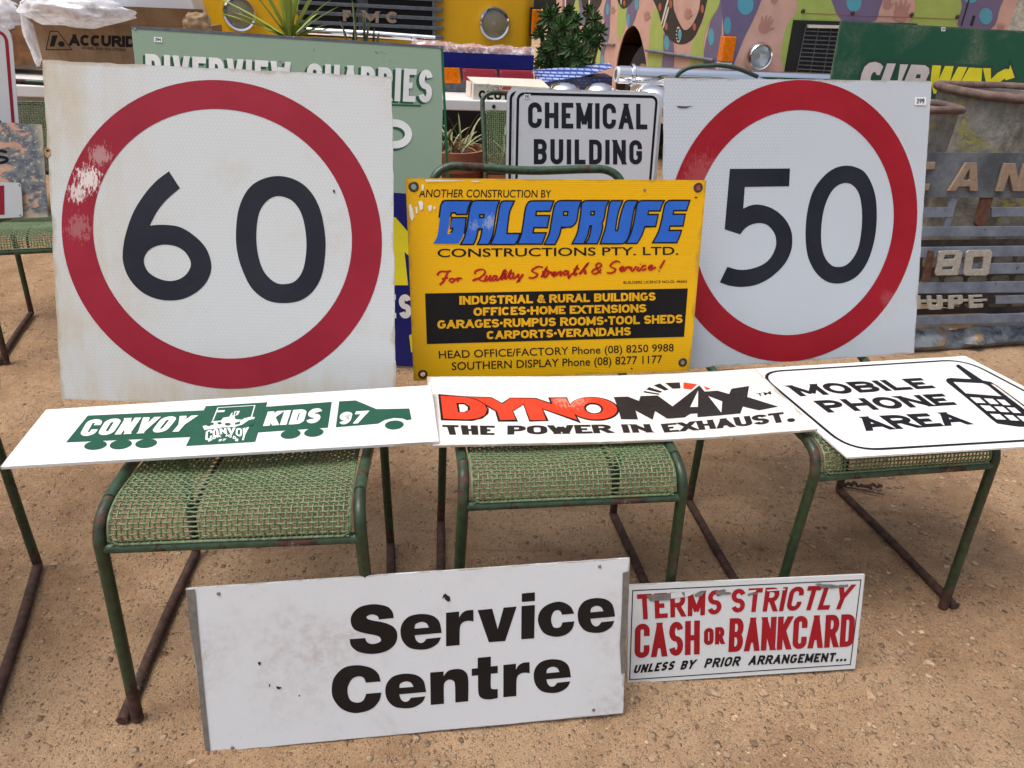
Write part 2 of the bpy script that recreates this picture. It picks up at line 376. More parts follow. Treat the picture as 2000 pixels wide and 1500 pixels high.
# ------------------------------------------------------------------ materials
def lin(c):
    return tuple((x/12.92 if x <= .04045 else ((x+.055)/1.055)**2.4) for x in (v/255 for v in c[:3])) + (1,)
class NT:
    def __init__(s, name):
        s.mat = bpy.data.materials.new(name); s.mat.use_nodes = True; s.t = s.mat.node_tree
        s.bsdf = s.t.nodes['Principled BSDF']; s.tc = None
    def n(s, typ, ins=None, **kw):
        nd = s.t.nodes.new('ShaderNode' + typ)
        for k, v in kw.items(): setattr(nd, k, v)
        for k, v in (ins or {}).items(): s.put(nd.inputs[k], v)
        return nd
    def put(s, sock, v):
        if isinstance(v, bpy.types.NodeSocket): s.t.links.new(v, sock)
        else:
            try: sock.default_value = v
            except Exception: sock.default_value = tuple(v)[:3]
    def co(s, scale=(1,1,1), kind='Object', rot=(0,0,0)):
        if s.tc is None: s.tc = s.n('TexCoord')
        if scale == (1,1,1) and rot == (0,0,0): return s.tc.outputs[kind]
        return s.n('Mapping', {'Vector': s.tc.outputs[kind], 'Scale': scale, 'Rotation': rot}).outputs[0]
    def noise(s, scale, detail=6, rough=.6, co=None, dist=0):
        return s.n('TexNoise', {'Vector': co if co is not None else s.co(), 'Scale': scale, 'Detail': detail, 'Roughness': rough, 'Distortion': dist}).outputs['Fac']
    def ramp(s, f, a, b, lo=0., hi=1.):
        return s.n('MapRange', {'Value': f, 'From Min': a, 'From Max': b, 'To Min': lo, 'To Max': hi}, interpolation_type='SMOOTHSTEP').outputs[0]
    def math(s, op, a, b=0., c=0.):
        return s.n('Math', {0: a, 1: b, 2: c}, operation=op).outputs[0]
    def mix(s, f, a, b, mode='MIX'):
        nd = s.t.nodes.new('ShaderNodeMix'); nd.data_type = 'RGBA'; nd.blend_type = mode; nd.clamp_factor = True
        s.put(nd.inputs[0], f); s.put(nd.inputs[6], a); s.put(nd.inputs[7], b); return nd.outputs[2]
    def bump(s, h, dist=.002, strength=1.):
        s.put(s.bsdf.inputs['Normal'], s.n('Bump', {'Height': h, 'Distance': dist, 'Strength': strength}).outputs[0])
    def out(s, color=None, rough=.5, metal=0., spec=.5, **kw):
        b = s.bsdf.inputs
        if color is not None: s.put(b['Base Color'], color)
        s.put(b['Roughness'], rough); s.put(b['Metallic'], metal); s.put(b['Specular IOR Level'], spec)
        for k, v in kw.items(): s.put(b[k], v)
        return s.mat
    def edge(s, wdt=.03, jit=.02):
        """1 near the border of the object's own bounding rectangle, ragged"""
        sp = s.n('SeparateXYZ', {0: s.co(kind='Generated')}); x, y = sp.outputs[0], sp.outputs[1]
        d = s.math('MINIMUM', s.math('MINIMUM', x, s.math('SUBTRACT', 1., x)), s.math('MINIMUM', y, s.math('SUBTRACT', 1., y)))
        d = s.math('ADD', d, s.math('MULTIPLY', s.math('SUBTRACT', s.noise(14, 5), .5), jit*3))
        return s.ramp(d, wdt, 0.)
    def hexes(s, period, lo, hi):
        """honeycomb lattice"""
        sp = s.n('SeparateXYZ', {0: s.co()}); k = 2*math.pi/period; tot = None
        for a in (90, 210, 330):
            p = s.math('ADD', s.math('MULTIPLY', sp.outputs[0], k*math.cos(R(a))), s.math('MULTIPLY', sp.outputs[1], k*math.sin(R(a))))
            c = s.math('COSINE', p); tot = c if tot is None else s.math('ADD', tot, c)
        return s.ramp(tot, lo, hi)
def plain(name, c, rough=.5, metal=0., vary=.12, scale=8, spec=.5, bump=0, **kw):
    m = NT(name); c = lin(c); d = tuple(x*(1-vary) for x in c[:3]) + (1,); e = tuple(min(1, x*(1+vary)) for x in c[:3]) + (1,)
    f = m.noise(scale, 7, .65)
    if bump: m.bump(m.noise(scale*6, 4), bump)
    return m.out(m.mix(m.ramp(f, .3, .7), d, e), rough, metal, spec, **kw)
def board_mat(name, c, dirt=(150, 128, 92), amt=.35, rough=.35, hexp=None, scr=.5, edge=.05, flute=None, hexdark=.76, seed=0., speck=.5, chips=None, stain=None):
    m = NT(name); c = lin(c); d = lin(dirt); off = m.n('VectorMath', {0: m.co(), 1: (seed, seed*1.7, 0)}, operation='ADD').outputs[0]
    col = c
    if hexp: col = m.mix(m.hexes(hexp, -1.45, -1.1), tuple(x*hexdark for x in c[:3]) + (1,), c)
    n1 = m.noise(3.2, 9, .62, off, .4); n2 = m.noise(55, 6, .7, off)
    f = m.math('MULTIPLY', m.ramp(n1, .48, .78), m.ramp(n2, .3, .68)); col = m.mix(m.math('MULTIPLY', f, amt), col, d)
    if edge: col = m.mix(m.math('MULTIPLY', m.edge(edge*.4, edge*.6), .55), col, tuple(x*.75 for x in d[:3]) + (1,))
    if speck: col = m.mix(m.math('MULTIPLY', m.ramp(m.noise(170, 2, .5, off), .72, .78), speck), col, tuple(x*.3 for x in d[:3]) + (1,))
    if stain:
        gs = m.n('SeparateXYZ', {0: m.co(kind='Generated')}); sv = m.math('ADD', m.math('MULTIPLY', m.noise(1., 7, .65, m.co((22, 5, 1))), .6), m.math('MULTIPLY', n1, .5))
        k = m.math('MAXIMUM', m.ramp(gs.outputs[1], .20, .0), m.math('MULTIPLY', m.ramp(gs.outputs[0], .42, .02), .8)); col = m.mix(m.math('MULTIPLY', m.math('MULTIPLY', k, m.ramp(sv, .38, .68)), stain), col, lin((186, 164, 122)))
    if scr:
        s1 = m.noise(1., 5, .6, m.co((9, 240, 1), rot=(0, 0, R(23)))); s2 = m.noise(1., 5, .6, m.co((220, 7, 1), rot=(0, 0, R(-12))))
        k = m.math('MULTIPLY', m.ramp(m.math('MAXIMUM', s1, s2), .70, .78), m.ramp(m.noise(5, 3, .5, off), .45, .6)); col = m.mix(m.math('MULTIPLY', k, scr), col, tuple(x*.55 for x in d[:3]) + (1,))
    if chips: col = m.mix(m.ramp(m.math('ADD', m.noise(38, 6, .7, off), m.math('MULTIPLY', m.noise(4, 2, .5, off), .5)), chips, chips+.03), col, lin((95, 98, 100)))
    if flute:
        sp = m.n('SeparateXYZ', {0: m.co()}); wv = m.math('SINE', m.math('MULTIPLY', sp.outputs[1], 2*math.pi/flute))
        col = m.mix(m.math('MULTIPLY', m.ramp(wv, .2, 1.), .035), col, (0.1, .1, .1, 1)); m.bump(wv, .0003, .35)
    else: m.bump(m.noise(9, 5), .0015, .5)
    return m.out(col, m.ramp(n2, .2, .8, rough-.08, rough+.15), 0., .3)
def ink_mat(name, c, under=(205, 205, 198), wear=.3, rough=.4, scale=1., vary=.1, patch=None, streak=True):
    m = NT(name); c = lin(c); u = lin(under)
    a = m.noise(26*scale, 8, .72); b = m.noise(2.5*scale, 4, .5)
    st = m.noise(1., 6, .65, m.co((7, 170, 1), rot=(0, 0, R(18)))) if streak else a
    v = m.mix(m.ramp(m.noise(4*scale, 6), .3, .7), tuple(x*(1-vary) for x in c[:3]) + (1,), tuple(min(1, x*(1+vary*1.6)+.004) for x in c[:3]) + (1,))
    k = m.ramp(m.math('ADD', m.math('MAXIMUM', a, st), m.math('MULTIPLY', m.math('SUBTRACT', b, .5), .55)), .74, .82)
    col = m.mix(m.math('MULTIPLY', k, wear), v, u)
    for px, py, pr, amt in (patch or []):
        sp = m.n('SeparateXYZ', {0: m.co()}); dx = m.math('SUBTRACT', sp.outputs[0], px); dy = m.math('SUBTRACT', sp.outputs[1], py)
        dd = m.math('SQRT', m.math('ADD', m.math('MULTIPLY', dx, dx), m.math('MULTIPLY', dy, dy)))
        pk = m.math('ADD', m.math('SUBTRACT', 1., m.math('DIVIDE', dd, pr)), m.math('MULTIPLY', m.math('SUBTRACT', m.noise(1., 9, .8, m.co((190, 60, 1))), .5), 3.6))
        col = m.mix(m.math('MULTIPLY', m.ramp(pk, .48, .58), amt), col, u)
    return m.out(col, m.ramp(a, .3, .7, rough, rough+.2), 0., .25)
def tube_paint(name, c, rust=.5, bare=.3, low=None):
    m = NT(name); a = m.noise(22, 9, .72); b = m.noise(5, 5, .6)
    gr = m.mix(m.ramp(m.noise(60, 4), .3, .7), lin(tuple(x*.82 for x in c)), lin(tuple(min(255, x*1.15) for x in c)))
    rs = m.mix(m.ramp(m.noise(45, 6), .3, .7), lin((40, 29, 25)), lin((86, 58, 44)))
    zc_ = m.n('SeparateXYZ', {0: m.co()}).outputs[2]
    k = m.ramp(m.math('ADD', m.math('ADD', a, m.math('MULTIPLY', m.ramp(zc_, .10, .0), .22)), m.math('MULTIPLY', m.math('SUBTRACT', b, .5), 1.1)), .67-.2*rust, .70-.2*rust)
    col = m.mix(k, gr, rs)
    k2 = m.ramp(m.math('ADD', m.noise(34, 8, .75), m.math('MULTIPLY', m.math('SUBTRACT', b, .5), .8)), .72-.08*bare, .75-.08*bare)
    col = m.mix(m.math('MULTIPLY', k2, .8), col, lin((128, 138, 136)))
    m.bump(m.noise(140, 5), .0006, .6)
    return m.out(col, m.mix(k, (.38,)*3+(1,), (.8,)*3+(1,)), 0., .5)
MT = {}
MT['green_tube'] = tube_paint('green tube paint', (50, 74, 54), .42, .45)
MT['leg_tube'] = tube_paint('dark green leg paint', (42, 60, 40), .55, .1)
MT['rust_tube'] = tube_paint('rusted tube', (58, 46, 40), 1.5, .1)
m = NT('green wire'); a = m.noise(9, 8, .7); b = m.noise(2.6, 3, .5)
g = m.mix(m.ramp(m.noise(120, 3), .3, .7), lin((82, 104, 68)), lin((118, 138, 98)))
k = m.ramp(m.math('ADD', m.noise(48, 6, .7), m.math('MULTIPLY', m.math('SUBTRACT', b, .5), .9)), .52, .66)
MT['wire'] = m.out(m.mix(m.math('MULTIPLY', k, .55), g, lin((100, 86, 66))), .55)
# sandy ground: colour follows grit, gravel and dark drag streaks
m = NT('sandy ground'); c1 = m.noise(.9, 8, .6); c2 = m.noise(7, 9, .7); c3 = m.noise(55, 8, .75); c4 = m.noise(300, 5, .7)
col = m.mix(m.ramp(c2, .3, .7), lin((158, 124, 93)), lin((193, 157, 121)))
col = m.mix(m.math('MULTIPLY', m.ramp(c1, .42, .58), .6), col, lin((204, 172, 138)))
col = m.mix(m.math('MULTIPLY', m.ramp(c3, .56, .70), .6), col, lin((116, 86, 60))); col = m.mix(m.math('MULTIPLY', m.ramp(c3, .44, .32), .6), col, lin((206, 178, 142)))
col = m.mix(m.math('MULTIPLY', m.ramp(c4, .56, .66), .8), col, lin((214, 186, 154))); col = m.mix(m.math('MULTIPLY', m.ramp(c4, .44, .34), .85), col, lin((92, 68, 48)))
dr = m.noise(1., 5, .6, m.co((1.2, 9, 1), rot=(0, 0, R(24)))); col = m.mix(m.math('MULTIPLY', m.ramp(dr, .58, .72), .5), col, lin((138, 104, 72))); hh = m.math('ADD', m.math('MULTIPLY', c2, .8), m.math('MULTIPLY', c3, .9)); hh = m.math('ADD', hh, m.math('MULTIPLY', c4, .4))
for sc_, thr, gn in ((95., .62, .55), (190., .45, .3), (45., .86, .9)):
    vo = m.n('TexVoronoi', {'Vector': m.co(), 'Scale': sc_, 'Randomness': 1.}); spk = m.n('SeparateColor', {0: vo.outputs['Color']})
    pk = m.math('MULTIPLY', m.ramp(vo.outputs['Distance'], .42, .18), m.math('GREATER_THAN', spk.outputs[0], thr))
    col = m.mix(m.math('MULTIPLY', pk, .75), col, m.mix(spk.outputs[1], lin((118, 94, 76)), lin((214, 190, 158)))); hh = m.math('ADD', hh, m.math('MULTIPLY', pk, gn))
m.bump(hh, .012, 1.); MT['ground'] = m.out(col, .95, 0., .12)
m = NT('gravel stone'); at = m.n('Attribute', attribute_name='tone'); 
col = m.mix(at.outputs['Fac'], lin((104, 86, 74)), lin((204, 178, 146))); col = m.mix(m.ramp(m.noise(160, 5), .45, .7), col, lin((150, 116, 84)))
MT['stone'] = m.out(col, .9, 0., .2)
MT['board60'] = board_mat('worn white reflective sheet', (199, 204, 205), (176, 158, 120), .6, .38, .0078, .35, .035, seed=1.3, stain=.6)
MT['board50'] = board_mat('grey white reflective sheet', (192, 200, 208), (168, 158, 128), .3, .36, .0088, .2, .022, hexdark=.62, seed=4.1)
MT['boardsc'] = board_mat('scuffed white enamel', (215, 220, 224), (140, 118, 88), .6, .3, None, 1., .02, seed=2.2)
MT['boardterms'] = board_mat('grey white acrylic', (205, 209, 210), (150, 140, 124), .2, .22, None, .25, .012, seed=6.5, speck=.2)
MT['corflute'] = board_mat('white fluted board', (236, 236, 234), (160, 150, 130), .14, .35, None, .25, .012, flute=.0052, seed=3.3, speck=.3)
MT['dynoboard'] = board_mat('cream white fluted board', (232, 229, 222), (168, 138, 100), .75, .35, None, .35, .03, flute=.0048, seed=8.3)
MT['mobileboard'] = board_mat('white plastic board', (236, 236, 234), (186, 148, 96), .7, .33, None, .3, .02, seed=9.9)
MT['yellowboard'] = board_mat('yellow fluted board', (240, 184, 4), (186, 150, 70), .2, .4, None, .2, .03, flute=.0044, seed=5.2, speck=.3)
MT['chemboard'] = board_mat('white sign plate', (209, 214, 220), (150, 150, 148), .2, .35, None, .2, .012, seed=7.7, speck=.2)
MT['rivboard'] = board_mat('pale green enamel', (148, 172, 150), (176, 190, 172), .25, .5, None, .25, .012, seed=2.9, speck=.5, chips=.96)
MT['blueboard'] = board_mat('deep blue board', (28, 34, 112), (70, 76, 130), .2, .35, None, .1, 0, seed=1.9)
MT['subboard'] = board_mat('weathered green board', (32, 88, 64), (124, 132, 112), 1.1, .4, None, .5, .02, seed=3.9)
MT['whiteboard'] = board_mat('small white sign plate', (204, 206, 208), (150, 140, 120), .3, .35, None, .2, .03, seed=4.9)
MT['red60'] = ink_mat('faded red sheet', (142, 24, 44), (222, 214, 208), .5, .4, 1., .08, [(.088, .508, .048, .9), (.060, .478, .036, .8), (.115, .560, .042, .3), (.06, .40, .05, .15)])
MT['red50'] = ink_mat('red sheet', (148, 16, 32), (196, 150, 150), .4, .4, 1., .08, [(.70, .17, .04, .15), (.115, .52, .10, .16)])
MT['black60'] = ink_mat('black sheet', (28, 30, 42), (190, 190, 190), .4, .45, 1.2)
MT['black50'] = ink_mat('flaking black sheet', (26, 29, 40), (176, 176, 168), .5, .45, 1.6, .1, None, False)
MT['blacksc'] = ink_mat('black vinyl', (22, 20, 20), (140, 136, 130), .4, .4)
MT['black'] = ink_mat('black paint', (14, 13, 15), (120, 110, 90), .3, .4)
MT['blackdyno'] = ink_mat('dusty black print', (36, 31, 30), (150, 138, 122), .6, .5, 2.)
MT['reddyno'] = ink_mat('orange red print', (224, 62, 38), (228, 190, 160), .55, .4, 1.2, .08, [(.33, .20, .08, .4)])
MT['yellow'] = ink_mat('yellow print', (228, 172, 20), (200, 180, 110), .2)
MT['bluegale'] = ink_mat('sky blue print', (44, 104, 204), (190, 200, 214), .45, .4, 1.6, .06, [(.20, .40, .030, .5), (.16, .39, .02, .3)])
MT['redscript'] = ink_mat('brush red', (176, 28, 20), (220, 160, 40), .15)
MT['redterms'] = ink_mat('sign red', (150, 18, 30), (200, 160, 160), .25)
MT['convoygreen'] = ink_mat('bottle green print', (26, 82, 62), (110, 150, 130), .35, .35, 1., .08)
MT['darkgreen'] = ink_mat('dark green paint', (30, 92, 58), (120, 150, 130), .2)
MT['white'] = ink_mat('white paint', (232, 234, 232), (190, 190, 180), .3)
MT['cream'] = ink_mat('pale pink white paint', (212, 202, 198), (170, 180, 170), .3)
MT['subyellow'] = ink_mat('signal yellow paint', (228, 216, 44), (170, 180, 90), .25)
MT['subshadow'] = ink_mat('shadow green paint', (44, 76, 64), (90, 120, 100), .3)
MT['greytape'] = plain('grey tape', (112, 108, 102), .6, 0, .25, 40, bump=.0006)
MT['sticker'] = plain('paper sticker', (240, 240, 246), .6)
MT['brass'] = plain('tarnished brass', (88, 76, 66), .45, .7, .3, 60)
MT['screw'] = plain('dull screw metal', (150, 148, 142), .4, .8, .2, 90)
MT['chrome'] = plain('chrome', (236, 238, 242), .09, 1., .03, 4)
MT['yellowtruck'] = plain('yellow lorry paint', (222, 166, 14), .28, 0, .05, 3, Coat_Weight=0) if False else plain('yellow lorry paint', (222, 166, 14), .28, 0, .06, 3)
MT['dark'] = plain('matt black metal', (22, 22, 24), .7)
MT['grillegrey'] = plain('grey grille paint', (98, 102, 108), .45, .3, .25, 30)
MT['amber'] = plain('amber lens', (226, 118, 10), .18, 0, .18, 60, Transmission_Weight=0) if False else plain('amber lens', (226, 118, 10), .18, 0, .18, 60)
MT['redlens'] = plain('red lens', (176, 60, 76), .2, 0, .12, 60)
MT['bluepaint'] = plain('gloss blue paint', (20, 26, 104), .15, 0, .1, 4)
MT['tablewhite'] = plain('white table top', (228, 228, 226), .4, 0, .04, 5)
m = NT('brown cardboard'); f = m.math('ADD', m.math('MULTIPLY', m.noise(1., 3, .5, m.co((150, 3, 6))), .35), m.math('MULTIPLY', m.noise(9, 6, .6), .65))
MT['card'] = m.out(m.mix(m.ramp(f, .35, .65), lin((134, 106, 80)), lin((156, 128, 98))), .85, 0., .2)
m = NT('old brown cardboard'); f = m.noise(14, 7, .65)
MT['card2'] = m.out(m.mix(m.ramp(f, .3, .7), lin((98, 66, 44)), lin((134, 96, 66))), .85, 0., .2)
MT['paper'] = plain('creased brown paper', (156, 130, 100), .85, 0, .3, 20)
MT['lampbowl'] = plain('lamp reflector', (224, 228, 232), .32, .75, .12, 14)
m = NT('headlamp glass')
MT['lampglass'] = m.out(lin((232, 238, 240)), .03, 0., .6, **{'Transmission Weight': .92, 'IOR': 1.3})
m = NT('clear plastic film'); tr = m.n('BsdfTransparent', {0: (.96, .96, .97, 1)}); gl = m.n('BsdfGlossy', {0: (.95, .95, 1, 1), 1: .12}); df = m.n('BsdfDiffuse', {0: (.85, .85, .88, 1)})
ly = m.n('LayerWeight', {0: .45}); m1 = m.n('MixShader', {0: m.math('MULTIPLY', ly.outputs['Facing'], .7), 1: tr.outputs[0], 2: gl.outputs[0]})
m2 = m.n('MixShader', {0: m.ramp(m.noise(26, 5, .6, None, 1.2), .42, .8, .05, .65), 1: m1.outputs[0], 2: df.outputs[0]})
m.t.links.new(m2.outputs[0], m.t.nodes['Material Output'].inputs[0]); MT['film'] = m.mat
m = NT('milky plastic bag'); df = m.n('BsdfDiffuse', {0: (.92, .92, .94, 1)}); gl = m.n('BsdfGlossy', {0: (.9, .9, .95, 1), 1: .2}); tl = m.n('BsdfTranslucent', {0: (.92, .92, .94, 1)}); tr = m.n('BsdfTransparent', {0: (1, 1, 1, 1)})
a1 = m.n('MixShader', {0: .35, 1: df.outputs[0], 2: tl.outputs[0]}); a2 = m.n('MixShader', {0: .16, 1: a1.outputs[0], 2: gl.outputs[0]}); a3 = m.n('MixShader', {0: m.ramp(m.noise(18, 4), .4, .7, .1, .5), 1: a2.outputs[0], 2: tr.outputs[0]})
m.t.links.new(a3.outputs[0], m.t.nodes['Material Output'].inputs[0]); MT['bag'] = m.mat
def leaf(name, a, b):
    m = NT(name); at = m.n('Attribute', attribute_name='tone'); return m.out(m.mix(at.outputs['Fac'], lin(a), lin(b)), .45, 0., .4)
MT['leaf_aeon'] = leaf('rosette leaf', (34, 58, 30), (94, 126, 66)); MT['leaf_yucca'] = leaf('sword leaf', (96, 124, 40), (172, 190, 80))
MT['leaf_dry'] = leaf('dull strap leaf', (86, 96, 56), (160, 156, 110)); MT['leaf_snake'] = leaf('banded leaf', (74, 94, 62), (120, 128, 92))
MT['stem'] = plain('brown stem', (92, 78, 58), .8); MT['soil'] = plain('potting soil', (58, 44, 34), .95, 0, .4, 60)
MT['terracotta'] = plain('terracotta', (150, 90, 66), .8, 0, .15, 12)
m = NT('galvanised lichen metal'); a = m.noise(9, 9, .7); b = m.noise(3.5, 6, .6, None, .5); zc = m.mix(m.ramp(a, .3, .7), lin((104, 103, 97)), lin((154, 152, 144)))
zc = m.mix(m.ramp(m.noise(6, 7, .7, m.co((1, 1, .35))), .52, .7), zc, lin((88, 82, 70)))
zc = m.mix(m.math('MULTIPLY', m.ramp(m.math('ADD', b, m.math('MULTIPLY', m.noise(40, 5), .45)), .80, .88), .7), zc, lin((150, 146, 66)))
m.bump(m.math('ADD', a, m.noise(4, 4)), .012, .8); MT['galv'] = m.out(zc, .6, .35, .4)
MT['rimrust'] = plain('rusted rim', (108, 88, 80), .85, 0, .35, 24, bump=.003)
m = NT('grey grille enamel'); a = m.noise(9, 8, .7); gc = m.mix(m.ramp(a, .3, .7), lin((92, 100, 114)), lin((124, 133, 146)))
gc = m.mix(m.ramp(m.noise(24, 8, .72), .60, .68), gc, lin((74, 64, 56))); gc = m.mix(m.ramp(m.math('ADD', m.noise(7, 7, .7), m.math('MULTIPLY', m.noise(40, 4), .2)), .74, .8), gc, lin((112, 70, 44)))
MT['slat'] = m.out(gc, .5, .1, .4)
m = NT('grey plate stained'); a = m.noise(5, 8, .7); gc = m.mix(m.ramp(a, .35, .65), lin((70, 75, 80)), lin((110, 116, 122)))
gc = m.mix(m.ramp(m.noise(20, 7, .7), .62, .7), gc, lin((80, 76, 70))); MT['plate'] = m.out(gc, .5, .1, .4)
MT['letter_tan'] = plain('tan cast letter', (146, 126, 106), .5, .2, .15, 60); MT['letter_grey'] = plain('pitted chrome letter', (176, 172, 160), .4, .4, .18, 70)
MT['rustflat'] = plain('flaking rust', (88, 56, 40), .9, 0, .4, 50, bump=.003)
m = NT('dented grey bumper'); a = m.noise(12, 8, .7, None, .6); gc = m.mix(m.ramp(a, .3, .6), lin((52, 55, 66)), lin((132, 138, 140))); gc = m.mix(m.ramp(m.noise(8, 6), .58, .7), gc, lin((150, 124, 90)))
m.bump(m.noise(14, 5), .01, .7); MT['bumper'] = m.out(gc, .45, .3, .4)
m = NT('peeling pink paint'); wv = m.noise(11, 9, .72, m.co((1, 1.8, 1)), .9); gx = m.n('SeparateXYZ', {0: m.co(kind='Generated')}).outputs[0]
pk = m.ramp(m.math('ADD', wv, m.math('MULTIPLY', m.math('SUBTRACT', .72, gx), .5)), .46, .52)
base = m.mix(m.ramp(m.noise(40, 6), .35, .65), lin((84, 92, 108)), lin((132, 136, 138)))
pc = m.mix(m.ramp(m.noise(7, 5), .5, .68), lin((206, 162, 138)), lin((188, 132, 62)))
pc2 = m.mix(m.ramp(m.noise(60, 5), .55, .65), m.mix(pk, base, pc), lin((190, 184, 160)))
MT['peel'] = m.out(m.mix(m.math('MULTIPLY', m.edge(.07, .03), .9), pc2, lin((190, 184, 158))), .7)
def paintwork(name, c): return plain(name, c, .45, 0, .08, 6)
MT['buspink'] = paintwork('salmon pink paint', (206, 164, 148)); MT['buslime'] = paintwork('lime paint', (164, 184, 92)); MT['buspurple'] = paintwork('dusty purple paint', (112, 100, 134))
MT['busteal'] = paintwork('teal paint', (84, 160, 180)); MT['busblack'] = paintwork('black mural paint', (30, 26, 26)); MT['busorange'] = paintwork('burnt orange paint', (176, 88, 58)); MT['bushand'] = paintwork('rose brown paint', (178, 130, 118))
MT['busline'] = paintwork('brown line paint', (150, 96, 88))
MT['rubber'] = plain('tyre rubber', (34, 32, 32), .8, 0, .2, 40)
MT['hose'] = plain('green hose', (34, 62, 48), .5)
m = NT('blue patterned card'); br = m.n('TexBrick', {'Vector': m.co(), 'Color1': lin((176, 190, 224)), 'Color2': lin((150, 168, 214)), 'Mortar': lin((44, 66, 146)), 'Scale': 1., 'Mortar Size': .0035, 'Brick Width': .04, 'Row Height': .013})
MT['bluecard'] = m.out(br.outputs[0], .4)
m = NT('navy printed card'); br = m.n('TexBrick', {'Vector': m.co(), 'Color1': lin((92, 104, 150)), 'Color2': lin((24, 30, 74)), 'Mortar': lin((22, 28, 72)), 'Scale': 1., 'Mortar Size': .006, 'Brick Width': .032, 'Row Height': .018})
MT['navycard'] = m.out(br.outputs[0], .4)
MT['whitecard'] = plain('cream white card', (214, 206, 190), .7, 0, .06, 12); MT['redprint'] = plain('red print', (178, 70, 64), .6)
MT['timber'] = plain('grey weathered cladding', (120, 114, 104), .8, 0, .3, 7)
MT['stonewall'] = plain('pale rough stone', (176, 172, 158), .9, 0, .3, 9, bump=.02)
MT['pencil'] = plain('pencil grey', (110, 108, 104), .7)
MT['bark'] = plain('dry leaf litter', (70, 58, 48), .9, 0, .5, 40)

# ------------------------------------------------------------------ ground
RUN = []       # runner lines of the front chairs: sand has gathered along them
for X_, Y_, T_ in ((-.4962, 1.0186, .1398), (.1409, 1.1973, .1535), (.9053, 1.3743, .1990), (-1.272, .842, .335)):
    for s_ in (-1, 1):
        f_ = lambda lx, ly: Vector((X_ - math.cos(T_)*lx + math.sin(T_)*ly, Y_ - math.sin(T_)*lx - math.cos(T_)*ly))
        RUN.append((f_(s_*.262, .03), f_(s_*.255, -.47)))
for a_, b_ in (((-.568, .898), (.273, 1.029)), ((.291, 1.115), (.83, 1.179))): RUN.append((Vector(a_), Vector(b_)))
def berm(x, y):
    q = Vector((x, y)); h = 0
    for a, b in RUN:
        d = b-a; t = max(0, min(1, (q-a).dot(d)/d.length_squared)); r = (q-a-d*t).length
        if r < .07: h = max(h, math.exp(-(r/.024)**2))
    return .0065*h
def gz(x, y):
    p = Vector((x, y, 0))
    return -.004 + .0035*noise.fractal(p*3.1, 1., 2., 4) + .0022*noise.noise(p*11) + .0014*noise.noise(p*31) + (berm(x, y)*(.75 + .9*noise.noise(p*17)) if -1.8 < x < 1.4 and .5 < y < 2.1 else 0)
def axis(lo, hi, step, far):
    a = list(np.arange(lo, hi, step)); s = step; x = a[-1]
    while x < far: s *= 1.35; x += s; a.append(x)
    s = step; x = a[0]; pre = []
    while x > -far: s *= 1.35; x -= s; pre.append(x)
    return pre[::-1] + a
xs = axis(-1.9, 2.6, .016, 220.); ys = axis(.45, 3.4, .016, 220.)
g = M(); nx = len(xs)
g.v = [(x, y, gz(x, y) if (-4 < x < 5 and -1 < y < 7) else -.004) for y in ys for x in xs]
g.f = [(j*nx+i, j*nx+i+1, (j+1)*nx+i+1, (j+1)*nx+i) for j in range(len(ys)-1) for i in range(nx-1)]; g.mi = [0]*len(g.f)
ground = g.build('ground', MT['ground'], smooth=True, sharp=80); tag(ground, kind='structure')

def set_tone(o, vals):
    a = o.data.attributes.new('tone', 'FLOAT', 'POINT'); a.data.foreach_set('value', vals)
MT['straw'] = plain('dry straw and bark', (132, 108, 80), .9, 0, .6, 3)
# gravel: nobody could count it
def ico():
    bm = bmesh.new(); bmesh.ops.create_icosphere(bm, subdivisions=1, radius=1); v = [tuple(q.co) for q in bm.verts]; f = [tuple(q.index for q in p.verts) for p in bm.faces]; bm.free(); return v, f
IV, IF = ico()
g = M(); tone = []
def stone(x, y, r, tn):
    a = rnd.uniform(0, 6.3); sx, sy, sz = r*rnd.uniform(.75, 1.35), r*rnd.uniform(.6, 1.1), r*rnd.uniform(.35, .7); c, s = math.cos(a), math.sin(a); z0 = gz(x, y) + sz*.25; vs = []
    for v in IV:
        k = rnd.uniform(.72, 1.15); px, py, pz = v[0]*sx*k, v[1]*sy*k, v[2]*sz*k; vs.append((x+px*c-py*s, y+px*s+py*c, z0+pz))
    g.add(vs, IF); tone.extend([tn]*len(vs))
for i in range(11000):
    y = .5 + 2.6*rnd.random()**1.3; x = rnd.uniform(-.35-.62*y, .35+.82*y)
    if rnd.random() > .55 + .4*(x > .2*y): continue
    r = min(.0105, .0012*math.exp(rnd.gauss(.30, .55))); stone(x, y, r, max(0, min(1, rnd.gauss(.5, .25))))
for i in range(420):
    y = rnd.uniform(.75, 2.2); x = rnd.uniform(.42*y, .85*y); stone(x, y, rnd.uniform(.004, .0105), max(0, min(1, rnd.gauss(.42, .2))))
for u, v, r in ((1395,1352,.016),(1700,1358,.014),(1720,1352,.011),(1655,1052,.012),(1780,1255,.01),(1905,1100,.012),(1900,1245,.009),(1320,995,.01),(1785,1318,.008),(1935,1142,.011),(1960,1000,.012),(1150,1395,.007),(1190,1400,.006)):
    p = at_z(u, v, 0); stone(p.x, p.y, r, rnd.uniform(.35, .75))
gr = g.build('gravel', MT['stone']); set_tone(gr, tone); tag(gr, kind='stuff')
